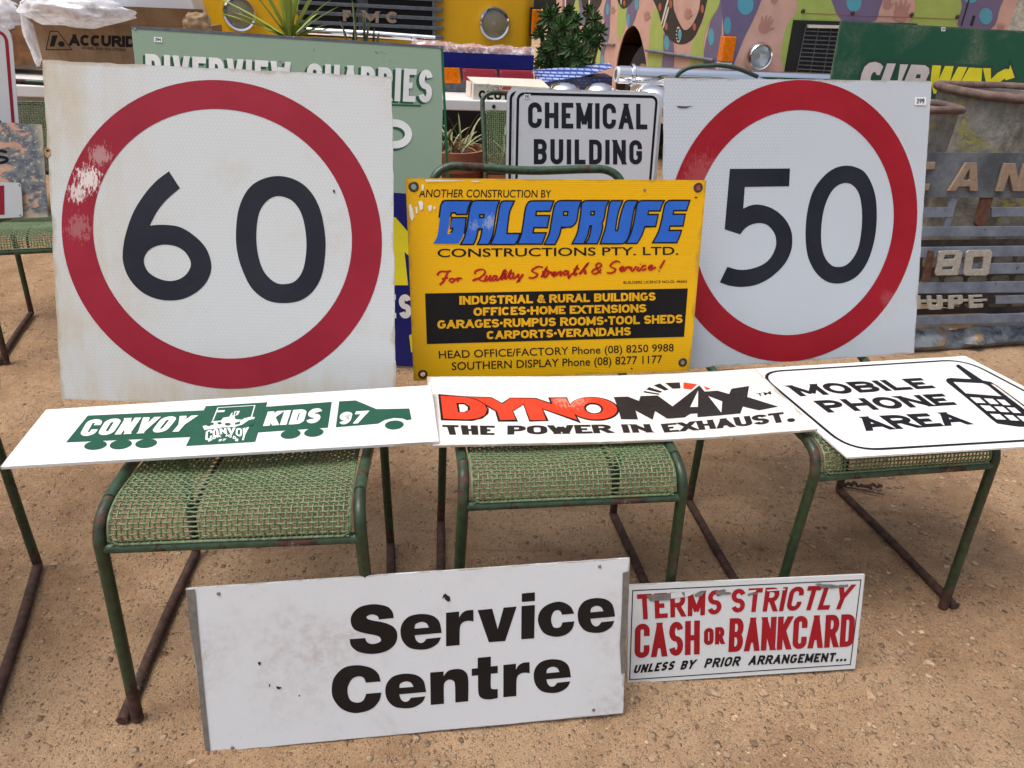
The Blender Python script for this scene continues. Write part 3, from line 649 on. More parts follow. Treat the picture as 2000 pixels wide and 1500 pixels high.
# a scrap of dry leaves under the right hand chair
g = M()
for i in range(150):
    y = .6 + 2.2*rnd.random()**1.2; x = rnd.uniform(-.35-.6*y, .35+.8*y); a = rnd.uniform(0, 6.28); L = rnd.uniform(.006, .028); z = gz(x, y)+.003; dx, dy = math.cos(a)*L, math.sin(a)*L
    if rnd.random() < .6: g.tube([(x, y, z), (x+dx*.5+rnd.uniform(-.002,.002), y+dy*.5, z+.002), (x+dx, y+dy, z)], rnd.uniform(.0006, .0013), 4)
    else: g.add([(x, y, z), (x+dx*.5-dy*.25, y+dy*.5+dx*.25, z+.003), (x+dx, y+dy, z+.001), (x+dx*.5+dy*.25, y+dy*.5-dx*.25, z+.001)], [(0,1,2,3)])
tag(g.build('plant_debris', MT['straw']), kind='stuff')
lt = thing('leaf_litter', 'scrap of dry curled leaves and twig lying on the sand under the right chair', 'leaf litter', loc_rz(*at_z(1672, 953, 0)))
g = M()
for k in range(7):
    x = -.06 + .02*k; p = [(x, rnd.uniform(-.008, .008), .006), (x+.012, rnd.uniform(-.012, .012), .016), (x+.026, rnd.uniform(-.012, .012), .005)]
    g.tube(cr3(p, 3), [.002, .004, .006, .007, .006, .004, .002], 5)
g.build('leaf', MT['bark'], lt, smooth=True)
g = M(); g.tube([(-.05, 0, .004), (.02, -.02, .006), (.075, -.035, .004)], .002, 5); g.build('twig', MT['bark'], lt)

# ------------------------------------------------------------------ chairs
WR, WF, YF, WB, LB, ZR, RT = .4612, .4887, .02, .5094, .4763, .436, .0117
def chair_parts(root, seam):
    for s in (-1, 1):
        leg = [(s*WF/2, YF, .0), (s*(WF*.45+WR*.55)/2, YF*.4, .25), (s*WR/2, .002, ZR-.02), (s*(WR/2-.001), -.002, ZR+.022), (s*(WR/2-.003), -.022, ZR+.050), (s*.2266, -.062, ZR+.062)]
        g = M(); g.tube(cr3(leg, 6), RT, 12); g.build('front_leg', MT['leg_tube'] , root, smooth=True)
        g = M(); g.tube(cr3([(s*WB/2, -LB, .012), (s*(WB/2-.004), -LB-.01, .16), (s*.245, -LB-.03, ZR+.0)], 5), RT*.95, 12); g.build('rear_leg', MT['leg_tube'], root, smooth=True)
        g = M(); xo = RT*2.05
        g.tube([(s*(WF/2+xo), YF+.012, .0115), (s*(WF/2+xo), YF-.03, .0115), (s*(WB/2+xo*.4), -LB*.55, .0115), (s*WB/2, -LB, .0125)], RT*.98, 12); g.build('runner', MT['rust_tube'], root, smooth=True)
    side = [(.2266, -.062, ZR+.062), (.2285, -.13, ZR+.060), (.233, -.25, ZR+.044), (.241, -.42, ZR+.016), (.245, -.53, ZR+.012), (.248, -.595, ZR+.05), (.251, -.64, ZR+.15), (.257, -.735, ZR+.34), (.260, -.79, ZR+.445)]; W2 = .261
    hp = [(-x, y, z) for x, y, z in side] + [(-W2+.006, -.806, ZR+.482), (-W2+.042, -.818, ZR+.504), (-W2+.105, -.82, ZR+.505), (0, -.817, ZR+.499)]
    hp = hp + [(-x, y, z) for x, y, z in hp[-2::-1]]
    g = M(); g.tube(cr3(hp, 6), RT, 12); g.build('back_hoop', MT['green_tube'], root, smooth=True)
    g = M(); g.tube([(-WR/2, .0, ZR), (WR/2, .0, ZR)], RT*.92, 12); g.build('front_rail', MT['green_tube'], root, smooth=True)
    g = M(); g.tube([(-.238, -.505, ZR+.002), (.238, -.505, ZR+.002)], RT*.8, 10); g.tube([(-.25, -.642, ZR+.155), (.25, -.642, ZR+.155)], RT*.8, 10); g.build('cross_bar', MT['leg_tube'], root, smooth=True)
    def woven(prof, name, seam, width, PT=.0095, r=.0019):
        P = [Vector(p) for p in prof]; fine = [Vector((p[0], p[1])) for p in cr(prof, False, 10)]; acc = [0]
        for a, b in zip(fine, fine[1:]): acc.append(acc[-1]+(b-a).length)
        n = int(acc[-1]/PT); pts = []; k = 0
        for i in range(n+1):
            d = acc[-1]*i/n
            while k+2 < len(acc) and acc[k+1] < d: k += 1
            t = (d-acc[k])/(acc[k+1]-acc[k]); p = fine[k].lerp(fine[k+1], t); tg = (fine[k+1]-fine[k]).normalized(); pts.append((p, Vector((tg.y, -tg.x)) if tg.x < 0 else Vector((-tg.y, tg.x))))
        pts = [(p, nn if nn.y > 0 or abs(nn.y) < .3 and nn.x > 0 else -nn) for p, nn in pts]
        m = int(width/PT); X = [-width/2 + width*i/m for i in range(m+1)]; g = M(); am = r*.95
        jx = [[rnd.uniform(-.0009, .0009) + .0035*noise.noise(Vector((x*7, j*.07, 1))) for x in X] for j in range(len(pts))]
        sag = [[.0045*noise.noise(Vector((x*6, j*.06, 7))) - .006*math.exp(-((x/width*3)**2 + (j/len(pts)*3-1.6)**2)) for x in X] for j in range(len(pts))]
        for i, x in enumerate(X):
            if seam is not None and abs(i - seam*m) < 1.0: continue
            g.tube([(x + jx[j][i], p.x + nn.x*(sag[j][i] + am*(1 if (i+j) % 2 else -1)), p.y + nn.y*(sag[j][i] + am*(1 if (i+j) % 2 else -1))) for j, (p, nn) in enumerate(pts)], r, 5, caps=False)
        for j, (p, nn) in enumerate(pts):
            dy = rnd.uniform(-.0006, .0006)
            g.tube([(x, p.x + dy + nn.x*(sag[j][i] + am*(-1 if (i+j) % 2 else 1)), p.y + nn.y*(sag[j][i] + am*(-1 if (i+j) % 2 else 1))) for i, x in enumerate(X)], r, 5, caps=False)
        e = width/2 + .002; c = .014
        rim = [(-e, *pts[1][0]), (-e+c, *pts[0][0]), (e-c, *pts[0][0]), (e, *pts[1][0])] + [(e, *p) for p, _ in pts[2:-1]] + [(e-c, *pts[-1][0]), (-e+c, *pts[-1][0])] + [(-e, *p) for p, _ in pts[-2:1:-1]]
        g.tube(rim, r*1.5, 6, closed=True)
        o = g.build(name, MT['wire'], root, smooth=True, sharp=60)
        if seam is not None:
            x = -width/2 + seam*width; g = M(); g.tube([(x, p.x - nn.x*.009, p.y - nn.y*.009) for p, nn in pts], .0042, 8); rod = g.build('seat_rod', MT['dark'], o, smooth=True)
    woven([(.006, ZR+.012), (.002, ZR+.034), (-.012, ZR+.054), (-.036, ZR+.064), (-.075, ZR+.067), (-.15, ZR+.058), (-.26, ZR+.040), (-.40, ZR+.014), (-.50, ZR+.008)], 'seat_mesh', seam, .418)
    woven([(-.652, ZR+.175), (-.692, ZR+.255), (-.742, ZR+.35), (-.783, ZR+.428)], 'back_mesh', None, .475)
def chair_at(x, y, th): return loc_rz(x, y, 0, math.pi + th) @ Matrix.Identity(4)
# local +y faces the viewer, so x is mirrored by the half turn: lay the chair out with a plain z turn instead
def chair_mx(x, y, th):
    c, s = math.cos(th), math.sin(th)
    return Matrix(((-c, s, 0, x), (-s, -c, 0, y), (0, 0, 1, 0), (0, 0, 0, 1)))
GC = 'green wire mesh chairs set out in rows'
proto = {}
def chair(x, y, th, label, seam):
    r = thing('mesh_chair', label, 'chair', chair_mx(x, y, th), GC)
    if seam in proto:
        for ch in proto[seam].children:
            c = ch.copy(); COL.objects.link(c); c.parent = r
            for q in ch.children: d = q.copy(); COL.objects.link(d); d.parent = c
    else: chair_parts(r, seam); proto[seam] = r
    return r
# local x runs to the viewer's left, so a seam a third from the viewer's left sits at 0.67
chair(-.4962, 1.0186, .1398, 'green wire mesh chair with most of its seat bare, below the green truck board', .665)
chair(.1409, 1.1973, .1535, 'green wire mesh chair under the red and black exhaust board, behind the yellow sign', .305)
chair(.9053, 1.3743, .1990, 'green wire mesh chair under the board with the phone drawing', .86)
chair(-1.272, .842, .335, 'green chair cut off by the lower left edge, only rear leg and runner showing', .86)
chair(-1.764, 2.584, .36, 'green wire mesh chair in the row behind, under the peeling pink plate', .665)
chair(-.93, 2.72, .15, 'green chair hidden behind the sixty sign, carrying the pale green quarry sign', .305)
chair(.16, 3.02, .15, 'green wire mesh chair holding the stack of chemical building plates', .305)

# ------------------------------------------------------------------ front boards
SB = {'60': [-1.0518, 1.442, 0.466, 0.0653, 0.3525, 0.0016, 0.7708, 0.7585], '50': [0.4148, 1.7946, 0.452, 0.2138, 0.3138, 0.0172, 0.7994, 0.7696],
 'yel': [-0.2544, 1.6269, 0.468, 0.1703, 0.1822, 0.0092, 0.7472, 0.5005], 'convoy': [-0.9388, 1.0824, 0.53, 0.156, 1.4974, 0.0486, 0.8122, 0.2084],
 'dyno': [-0.1564, 1.2402, 0.526, 0.1621, 1.5838, 0.0037, 0.8537, 0.316], 'mobile': [0.7203, 1.2822, 0.516, 0.2044, 1.6066, 0.0005, 0.7041, 0.4828],
 'sc': [-0.5677, 0.8977, 0.0, 0.1512, 0.252, 0.0143, 0.8509, 0.3605], 'terms': [0.2915, 1.1151, 0.0, 0.1114, 0.3037, 0.021, 0.5419, 0.2359]}
ident = lambda x, y: (x, y)
MT['stainbrown'] = plain('rust stain', (170, 134, 84), .8, 0, .35, 120)
def xy(P): return [(p[0], p[1]) for p in P]
def sticker(b, quad, txt, label=None):
    """paper lot number"""
    q = xy(b.uv(quad)); g = M(); g.flat([q], .0018); o = g.build('lot_sticker', MT['sticker'], b.root)
    k = b.ink(.0024); i = lambda s, t: (quad[0][0]*(1-s)*(1-t)+quad[1][0]*s*(1-t)+quad[2][0]*s*t+quad[3][0]*(1-s)*t, quad[0][1]*(1-s)*(1-t)+quad[1][1]*s*(1-t)+quad[2][1]*s*t+quad[3][1]*(1-s)*t)
    k.font(txt, i, [(.16, .2), (.84, .2), (.84, .82), (.16, .82)], .02)
    m = k.m.build('lot_number', MT['black'], o)
def screws(b, pts, r=.006, name='screw', mat='screw'):
    for p in b.uv(pts):
        g = M(); g.lathe([(r, .0003), (r*.9, .0018), (r*.45, .0026), (.0001, .0022)], 14, Matrix.Translation((p[0], p[1], 0))); g.build(name, MT[mat], b.root, smooth=True)
def smear(b, polys, mat, name, z=.0014):
    for n_, P in enumerate(polys): k = b.ink(z + n_*2e-5); k.px(ident, P); k.build(name, MT[mat])

# --- sixty
b = Board.pose('speed_sign', 'square white speed sign with a faded red ring and the number 60', 'road sign', SB['60'])
b.panel(MT['board60'], .004, 0, (), .0015, outline=xy(b.uv([(120,780),(774,797),(765,150),(83,117)])))
t, l, r_ = b.uv([(442,157), (430,759)]), b.uv([(120,440), (746,480)]), None
cy, ry = (t[0][1]+t[1][1])/2, (t[0][1]-t[1][1])/2; cx, rx = (l[0][0]+l[1][0])/2, (l[1][0]-l[0][0])/2
t2 = b.uv([(434,213), (430,700)]); ry2 = (t2[0][1]-t2[1][1])/2; cy2 = (t2[0][1]+t2[1][1])/2
k = b.ink(); k.loops([ell(cx, cy, rx, ry, 0, 96), ell(cx, cy2, rx*ry2/ry, ry2, 0, 96)]); k.build('red_ring', MT['red60'])
z60 = Z(220, 320, .22)
six = [[(500,66,'c'),(598,216,'c'),(480,318),(395,425),(330,548,'c'),(450,541),(600,562),(740,650),(835,760),(877,900),(850,1020),(770,1120),(650,1190),(520,1213),(380,1195),(250,1130),(150,1020),(100,900),(90,790),(115,630),(180,440),(270,290),(380,160)], [(277,860),(310,780),(380,733),(470,717),(570,735),(650,790),(695,880),(670,960),(600,1020),(500,1040),(390,1010),(310,950)]]
nul = [[(1480,108),(1320,140),(1200,230),(1120,400),(1095,620),(1110,800),(1160,960),(1240,1110),(1370,1210),(1510,1236),(1660,1215),(1780,1130),(1860,980),(1890,760),(1880,580),(1840,400),(1760,250),(1640,150)], [(1470,286),(1370,330),(1300,440),(1276,620),(1290,800),(1340,950),(1430,1045),(1520,1068),(1620,1040),(1690,940),(1720,760),(1710,580),(1670,430),(1590,325)]]
k = b.ink(); k.px(z60, *six, smooth=True); k.px(z60, *nul, smooth=True); k.build('numeral', MT['black60'])
smear(b, [[(87,292),(92,287),(98,291),(99,302),(94,308),(88,303)]], 'stainbrown', 'bolt_stain'); smear(b, [[(90,293),(96,292),(97,296),(92,297)], [(650,372),(653,370),(655,375),(652,378)]], 'dark', 'bolt_hole', .002)
# --- fifty
b = Board.pose('speed_sign', 'square white speed sign with a bright red ring and the number 50', 'road sign', SB['50'])
b.panel(MT['board50'], .004, 0, (), .0007, outline=xy(b.uv([(1290,724),(1785,690),(1820,158),(1298,152)])))
c0, r0 = b.w*.495, b.h*.5; rr = b.h*.4985
k = b.ink(); k.loops([ell(b.w*.4965, b.h*.5, rr, rr, 0, 96), ell(b.w*.4965, b.h*.5, rr-.077, rr-.077, 0, 96)]); k.build('red_ring', MT['red50'])
z50 = Z(1390, 310, 340/1962)
five = [[(204,115,'c'),(882,110,'c'),(872,310,'c'),(372,318,'c'),(355,562,'c'),(440,526),(540,518),(680,560),(800,650),(880,770),(908,900),(890,1050),(810,1200),(660,1340),(500,1420),(340,1445),(200,1430),(90,1393,'c'),(175,1218,'c'),(300,1250),(420,1245),(560,1200),(660,1120),(715,1010),(725,920),(700,830),(630,750),(540,725),(440,745),(370,790),(322,853,'c'),(145,795,'c')]]
nul = [[(1510,78),(1380,110),(1250,210),(1140,370),(1080,580),(1057,800),(1065,1000),(1100,1150),(1180,1290),(1290,1380),(1410,1407),(1540,1380),(1660,1300),(1760,1150),(1830,930),(1858,700),(1850,460),(1800,280),(1720,150),(1620,95)], [(1500,274),(1400,315),(1320,420),(1260,590),(1233,800),(1240,990),(1280,1120),(1350,1200),(1420,1220),(1510,1200),(1600,1110),(1660,970),(1690,760),(1690,560),(1660,400),(1590,300)]]
k = b.ink(); k.px(z50, *five, smooth=True); k.px(z50, *nul, smooth=True); k.build('numeral', MT['black50'])
smear(b, [[(1320,207),(1338,208),(1354,207),(1340,211),(1326,211)]], 'bark', 'slit'); sticker(b, [(1785,205),(1808,206),(1808,190),(1786,190)], '399')

# --- yellow building sign
b = Board.pose('yellow_sign', 'yellow builder sign with blue lettering and a black panel, four eyelets', 'sign', SB['yel'])
zy = Z(780, 330, .31)
ey = b.uv([zy(*p) for p in ((90,112),(1882,117),(148,1293),(1785,1218))])
b.panel(MT['yellowboard'], .004, 0, [ell(p[0], p[1], .0065, .0065, 0, 16)[::-1] for p in ey], outline=xy(b.uv([(808,744),(1347,724),(1380,352),(792,348)])))
for p in ey:
    g = M(); g.lathe([(.0063, -.001), (.0064, .0012), (.0085, .0022), (.0112, .0016), (.0125, .0004)], 20, Matrix.Translation((p[0], p[1], 0))); g.build('eyelet', MT['brass'], b.root, smooth=True)
k = b.ink(); k.px(zy, [(162,784),(1817,752),(1793,1057),(173,1103)]); k.build('black_panel', MT['black'])
k = b.ink()
k.font('ANOTHER CONSTRUCTION BY', zy, [(122,178),(955,180),(957,133),(128,128)], .006); k.cut('lettering', MT['black'])
k.font('CONSTRUCTIONS PTY. LTD.', zy, [(240,556),(1757,540),(1757,489),(240,503)], .012); k.cut('lettering', MT['black'])
k.font('BUILDERS LICENCE NO.GL 46665', zy, [(1412,724),(1812,716),(1812,699),(1412,707)], .01); k.cut('lettering', MT['black'])
k.font('HEAD OFFICE/FACTORY Phone (08) 8250 9988', zy, [(250,1194),(1728,1148),(1728,1101),(247,1146)], .006); k.cut('lettering', MT['black'])
k.font('SOUTHERN DISPLAY Phone (08) 8277 1177', zy, [(330,1267),(1655,1222),(1655,1173),(330,1218)], .006)
k.build('lettering', MT['black'])
k = b.ink(.0012)
for tx, q in (('INDUSTRIAL & RURAL BUILDINGS', [(378,855),(1613,828),(1613,776),(378,801)]), ('OFFICES•HOME EXTENSIONS', [(467,925),(1555,902),(1555,850),(467,873)]),
              ('GARAGES•RUMPUS ROOMS•TOOL SHEDS', [(240,1006),(1783,970),(1783,916),(240,953)]), ('CARPORTS•VERANDAHS', [(550,1072),(1457,1047),(1457,995),(550,1021)])):
    k.block(tx, zy, q, .0052, .07, .42, wx=1.2); k.cut('lettering', MT['yellow'])
za, zb = Z(830, 380, .135), Z(1080, 380, .135)
GALE = [
 (za, [(662,95,'c'),(300,95),(260,120),(235,160),(215,300),(185,540),(165,620),(112,715,'c'),(450,715),(500,690),(532,640),(565,540),(590,340,'c'),(392,340,'c'),(362,480,'c'),(412,482,'c'),(395,530),(365,560),(325,568,'c'),(352,420),(375,258,'c'),(445,255,'c'),(455,280,'c'),(600,280,'c'),(625,175)], None),
 (za, [(1070,95,'c'),(1040,180),(1012,330),(985,520),(960,620),(915,715,'c'),(768,715,'c'),(805,630),(832,492,'c'),(765,492,'c'),(745,590),(720,670),(695,715,'c'),(525,715,'c'),(572,630),(612,480),(632,340),(655,200),(682,130),(730,95)], [(785,285),(862,285),(852,338),(785,338)]),
 (za, [(1282,100,'c'),(1222,240),(1198,380),(1178,570,'c'),(1365,570,'c'),(1345,640),(1300,715,'c'),(958,715,'c'),(1010,590),(1035,480),(1057,350),(1080,200),(1105,125),(1140,100)], None),
 (za, [(1855,98,'c'),(1805,235,'c'),(1605,235,'c'),(1597,310,'c'),(1795,310,'c'),(1765,472,'c'),(1570,472,'c'),(1555,560,'c'),(1745,560,'c'),(1690,710,'c'),(1345,710,'c'),(1395,590),(1412,510),(1432,380),(1450,250),(1472,165),(1505,115),(1560,98)], None),
 (zb, [(400,95,'c'),(370,190),(350,300),(335,380),(300,435),(240,465),(115,465,'c'),(95,560),(70,625),(25,715,'c'),(-117,715,'c'),(-52,570),(-25,430),(5,250),(30,155),(60,115),(120,95)], [(150,240),(222,240),(212,305),(145,305)]),
 (zb, [(800,95,'c'),(765,170),(750,240),(735,340),(703,415,'c'),(712,460),(700,530),(672,620),(635,705,'c'),(478,705,'c'),(522,630),(548,530),(562,445,'c'),(530,445,'c'),(515,500),(490,600),(440,705,'c'),(285,705,'c'),(355,560),(380,430),(405,270),(415,150),(438,115),(490,95)], [(545,240),(605,240),(597,300),(540,300)]),
 (zb, [(1000,95,'c'),(955,210),(925,320),(905,450),(900,525,'c'),(935,525),(947,480),(960,400),(982,300),(1012,200),(1042,125),(1080,95),(1215,95,'c'),(1165,220),(1140,360),(1110,520),(1080,620),(1040,680),(980,705),(690,705,'c'),(755,510),(780,380),(805,220),(825,130),(850,95,'c')], None),
 (zb, [(1600,95,'c'),(1565,160),(1545,230,'c'),(1378,230,'c'),(1365,295,'c'),(1515,295,'c'),(1480,455,'c'),(1325,455,'c'),(1310,500),(1285,570),(1250,640),(1210,700,'c'),(1065,700,'c'),(1120,590),(1150,500),(1175,390),(1197,260),(1217,160),(1245,112),(1300,95)], None),
 (zb, [(1970,92,'c'),(1925,225,'c'),(1745,225,'c'),(1730,290,'c'),(1905,290,'c'),(1875,447,'c'),(1690,450,'c'),(1670,525,'c'),(1850,525,'c'),(1825,600),(1785,690,'c'),(1450,690,'c'),(1520,560),(1550,470),(1577,360),(1602,230),(1622,150),(1655,108),(1710,92)], None)]
k = b.ink(.0006); k2 = b.ink(.0012)
for zz, outl, hole in GALE:
    L = [outl] + ([corners(hole)] if hole else [])
    k.px(zz, *L, smooth=True, grow=.0030); k2.px(zz, *L, smooth=True, grow=-.0008)
k.build('letter_outline', MT['black']); k2.build('lettering', MT['bluegale'])
zc = Z(840, 500, .235); k = b.ink()
k.brush(zc, [[(60,162),(72,140),(98,128),(135,130),(176,124)],[(150,128),(132,170),(112,210),(80,240)],[(98,192),(125,186),(150,178)],
 [(192,188),(170,192),(162,208),(176,218),(198,208),(204,194),(190,187)],[(204,196),(222,190),(238,184),(226,214)],[(234,198),(252,184),(268,190)],
 [(372,152),(376,130),(402,116),(434,112),(456,124),(450,150),(412,182),(352,206)],[(354,206),(385,190),(415,200),(445,208),(462,190)],
 [(474,160),(456,196),(466,206),(488,184),(504,158)],[(504,158),(492,196),(500,206),(518,192)],[(556,166),(534,166),(514,190),(522,204),(542,192),(558,164)],[(556,168),(546,196),(558,202),(578,186)],
 [(578,190),(606,152),(628,120),(614,122),(594,168),(590,192),(606,192)],[(606,190),(630,152),(622,188),(640,184)],[(640,136),(646,132)],[(642,184),(672,122),(658,180),(674,186),(688,172)],[(646,150),(700,142)],
 [(696,150),(686,180),(700,186),(722,166),(738,148)],[(774,150),(752,184),(728,212),(748,196)],[(738,148),(732,176),(748,180),(772,152)],
 [(938,94),(905,88),(868,102),(846,124),(866,138),(892,148),(884,168),(858,182),(818,180)],[(922,178),(968,98),(944,168),(960,174),(972,160)],[(930,132),(990,122)],
 [(984,134),(966,172)],[(976,152),(998,134),(1010,136),(1002,150)],[(1012,156),(1038,148),(1042,134),(1024,138),(1014,158),(1028,168),(1052,152)],
 [(1066,130),(1050,164)],[(1056,150),(1084,128),(1092,136),(1080,160),(1096,160)],[(1146,124),(1124,124),(1106,146),(1114,158),(1134,148),(1150,122)],[(1150,122),(1146,166),(1152,184),(1162,166),(1182,146)],
 [(1186,152),(1222,84),(1196,148),(1210,156),(1222,140)],[(1190,112),(1240,104)],[(1238,152),(1310,64),(1282,100),(1244,150)],[(1248,144),(1280,116),(1292,122),(1284,144),(1302,142)],
 [(1422,142),(1396,122),(1378,82),(1400,60),(1424,70),(1412,92),(1364,112),(1344,134),(1364,148),(1398,136),(1420,110)],
 [(1580,54),(1552,42),(1516,58),(1496,84),(1516,98),(1540,108),(1530,130),(1500,142),(1468,138)],[(1572,112),(1600,104),(1606,90),(1588,94),(1576,114),(1590,128),(1616,112)],
 [(1630,90),(1612,128)],[(1620,110),(1648,90),(1660,94),(1652,108)],[(1676,88),(1668,116),(1680,124),(1700,104),(1712,84)],[(1734,90),(1720,118),(1738,122),(1752,104)],[(1744,70),(1750,66)],
 [(1796,80),(1772,82),(1758,104),(1770,118),(1796,102)],[(1812,100),(1840,92),(1846,78),(1828,82),(1814,102),(1830,116),(1876,92)],[(1950,34),(1930,66),(1908,104)],[(1898,126),(1906,122)]], .0058, .5, -40)
k.build('script_lettering', MT['redscript'])
smear(b, [[zy(*p) for p in P] for P in ([(60,232),(72,218),(84,250),(92,300),(80,330),(66,300)],[(118,205),(140,200),(150,215),(148,250),(132,262)],[(100,240),(112,238),(116,276),(106,282)],[(180,230),(205,226),(202,262),(188,268)],[(214,238),(228,236),(226,252),(216,256)],
   [(160,66),(300,70),(420,72),(300,78),(170,80)],[(446,74),(520,74),(480,84)],[(140,96),(156,100),(150,140),(142,136)])], 'white', 'paint_flake')
screws(b, [zy(1545,133)], .0036); smear(b, [[zy(*p) for p in ell(1867, 179, 9, 5, 0, 10)], [zy(*p) for p in ell(1463, 1256, 5, 6, 0, 10)]], 'dark', 'nail_hole')

# --- green truck board
b = Board.pose('banner_board', 'long white board printed with a green truck, lying over two chair seats', 'sign', SB['convoy'])
b.panel(MT['corflute'], .006, outline=xy(b.uv([(0,912),(857,862),(843,752),(90,800)])))
zf, zg = Z(120, 770, .2), Z(480, 770, .19)
k = b.ink()
for zz, P in ((zf, [(45,472),(258,210),(1405,158),(1255,420)]), (zg, [(210,130),(885,80),(845,345),(125,395)]), (zg, [(960,75),(1130,65),(1345,155),(1682,148),(1705,260),(1660,270),(1610,250),(1520,245),(1430,265),(1360,305),(925,342)]),
              (zf, ell(333,500,112,44,-.12)), (zf, ell(580,492,110,46,-.14)), (zf, ell(828,482,108,44,-.12)), (zg, ell(461,412,104,47,-.14)), (zg, ell(700,395,101,44,-.1)), (zg, ell(1527,318,97,46,-.07))): k.px(zz, P)
P = [zf(1215,508), zf(1410,118), zg(222,84), zg(98,492)]; k.px(ident, P); k.build('truck_print', MT['convoygreen'])
k = b.ink(.0014)
k.block('CONVOY', zf, [(170,416),(1190,368),(1325,212),(262,252)], .0125, .08)
k.cut('lettering', MT['white']); k.block('KIDS', zg, [(178,332),(752,300),(798,145),(228,185)], .0135, .08)
k.cut('lettering', MT['white']); k.block('97', zg, [(952,318),(1195,302),(1264,174),(975,190)], .0115, .1)
k.cut('lettering', MT['white']); zl_ = lambda P, t: k.line([(p[0], p[1]) for p in b.uv([zf(*q) for q in P])], t)
zl_([(1478,265),(1530,136),(1890,114),(1848,255)], .0022)
for P in ([(1440,290),(1470,270),(1560,262),(1580,235),(1640,225),(1660,190),(1700,170),(1745,168),(1725,205),(1690,222),(1700,250),(1760,255),(1800,238),(1860,222),(1890,235),(1830,258),(1770,300),(1700,322),(1560,330),(1500,345),(1400,350),(1380,320),(1460,318)],): k.px(zf, P)
for P in ([(1380,315),(1420,310),(1440,340),(1400,358)],[(1520,165),(1600,160),(1590,178),(1525,182)],[(1775,240),(1890,228),(1880,250)]): k.px(zf, P)
for a, q in zip('CONVOY', ([(1405,462),(1470,440),(1478,352),(1412,360)],[(1480,428),(1540,412),(1530,340),(1478,355)],[(1548,398),(1618,392),(1610,335),(1545,340)],[(1640,400),(1680,400),(1700,330),(1622,334)],[(1700,408),(1762,424),(1768,340),(1708,334)],[(1755,452),(1790,458),(1832,326),(1774,338)])): k.block(a, zf, q, .0042)
for a, q in zip('FORKIDS', ([(1440,470),(1485,462),(1475,440),(1430,455)],[(1480,448),(1515,438),(1505,415),(1470,428)],[(1520,432),(1560,425),(1552,402),(1515,412)],[(1605,420),(1645,428),(1650,402),(1610,396)],[(1650,430),(1664,434),(1668,408),(1655,405)],[(1672,438),(1705,450),(1712,424),(1680,412)],[(1690,460),(1722,470),(1735,445),(1705,438)])): k.block(a, zf, q, .0022)
k.block('97', zf, [(1530,470),(1600,462),(1612,440),(1542,446)], .0024)
k.build('lettering', MT['white'])
k = b.ink(.0020)
for P in (ell(1462,295,28,14),ell(1545,290,22,12),ell(1625,300,30,14),ell(1850,285,26,28)): k.px(zf, P)
for P in ([(1540,225),(1575,222),(1560,250),(1520,255)],[(1675,182),(1690,180),(1680,215),(1668,216)],[(1702,180),(1716,178),(1704,212),(1694,214)],[(1700,285),(1750,272),(1740,300),(1690,305)]): k.px(zf, P)
k.build('emblem_detail', MT['convoygreen'])

# --- exhaust board
b = Board.pose('exhaust_board', 'bowed cream white board with red and black slogan about exhaust', 'sign', SB['dyno'])
def dyno_warp(p):
    u, v = p[0]/b_dy.w, p[1]/b_dy.h; return (p[0], p[1], p[2] - .010*max(0, math.sin(math.pi*min(1, max(0, u))**1.25)) + .004*(1-v)*u)
b_dy = b; b.warp = dyno_warp; b.panel(MT['dynoboard'], .005)
zd, ze = Z(840, 740, .19), Z(1190, 720, .19)
k = b.ink(.0008)
k.px(zd, [(83,158),(370,175),(630,178),(740,235),(825,178),(1088,175),(1235,222),(1215,168),(1410,163),(1432,215),(1500,340),(1555,430),(1165,295),(1222,412),(1020,422),(960,250),(855,318),(905,425),(700,430),(668,322),(580,275),(605,300),(600,350),(540,400),(430,428),(112,427)], [(295,258),(350,258),(388,285),(385,320),(350,338),(305,338)])
k.px(zd, ell(1690,279,258,123,.06,40), ell(1684,278,78,46,.1))
k.build('letter_outline', MT['black'])
k = b.ink(.0008)
k.px(ze, [(50,260),(195,255),(310,300),(325,250),(500,245),(655,360),(930,150),(985,215),(1115,210),(1235,248),(1258,195),(1438,175),(1420,285),(1735,395),(1540,425),(1375,380),(1350,450),(910,475),(910,435),(835,440),(780,475),(600,485),(475,405),(450,495),(275,400),(300,490),(125,490),(100,400)], [(918,200),(915,370),(835,370)], [(1020,260),(1165,320),(1155,435)])
for P in ([(365,198),(520,228),(515,238),(358,212)], [(415,158),(548,205),(530,218),(385,182)], [(525,122),(615,185),(575,195),(460,142)], [(580,118),(728,115),(738,175),(655,178)]): k.px(ze, P)
k.font('TM', ze, [(1528,285),(1668,268),(1655,236),(1505,258)], .01)
k.cut('lettering', MT['blackdyno']); k.block('THE', zd, [(155,575),(662,568),(666,475),(122,475)], .0078, .06, wx=1.9); k.block('POWER', zd, [(795,562),(1885,526),(1852,440),(795,470)], .0078, .03, wx=1.9)
k.cut('lettering', MT['blackdyno']); k.block('IN', ze, [(150,630),(452,626),(420,540),(122,543)], .0080, .08, wx=1.9); k.block('EXHAUST.', ze, [(570,628),(1910,548),(1872,447),(532,540)], .0080, .03, wx=1.9)
k.build('lettering', MT['blackdyno'])
k = b.ink(.0014)
k.px(zd, [(108,177),(370,187),(480,215),(560,260),(587,310),(562,368),(490,403),(380,418),(135,412)], [(268,248),(350,247),(408,280),(412,315),(370,345),(287,345)])
k.px(zd, [(385,185),(628,190),(745,248),(832,188),(1000,188),(968,240),(845,318),(880,408),(720,416),(690,325),(560,250),(480,205)])
k.px(zd, [(960,189),(1080,187),(1262,245),(1240,180),(1400,177),(1430,230),(1480,330),(1515,400),(1150,285),(1192,408),(1030,410),(975,270),(968,240)])
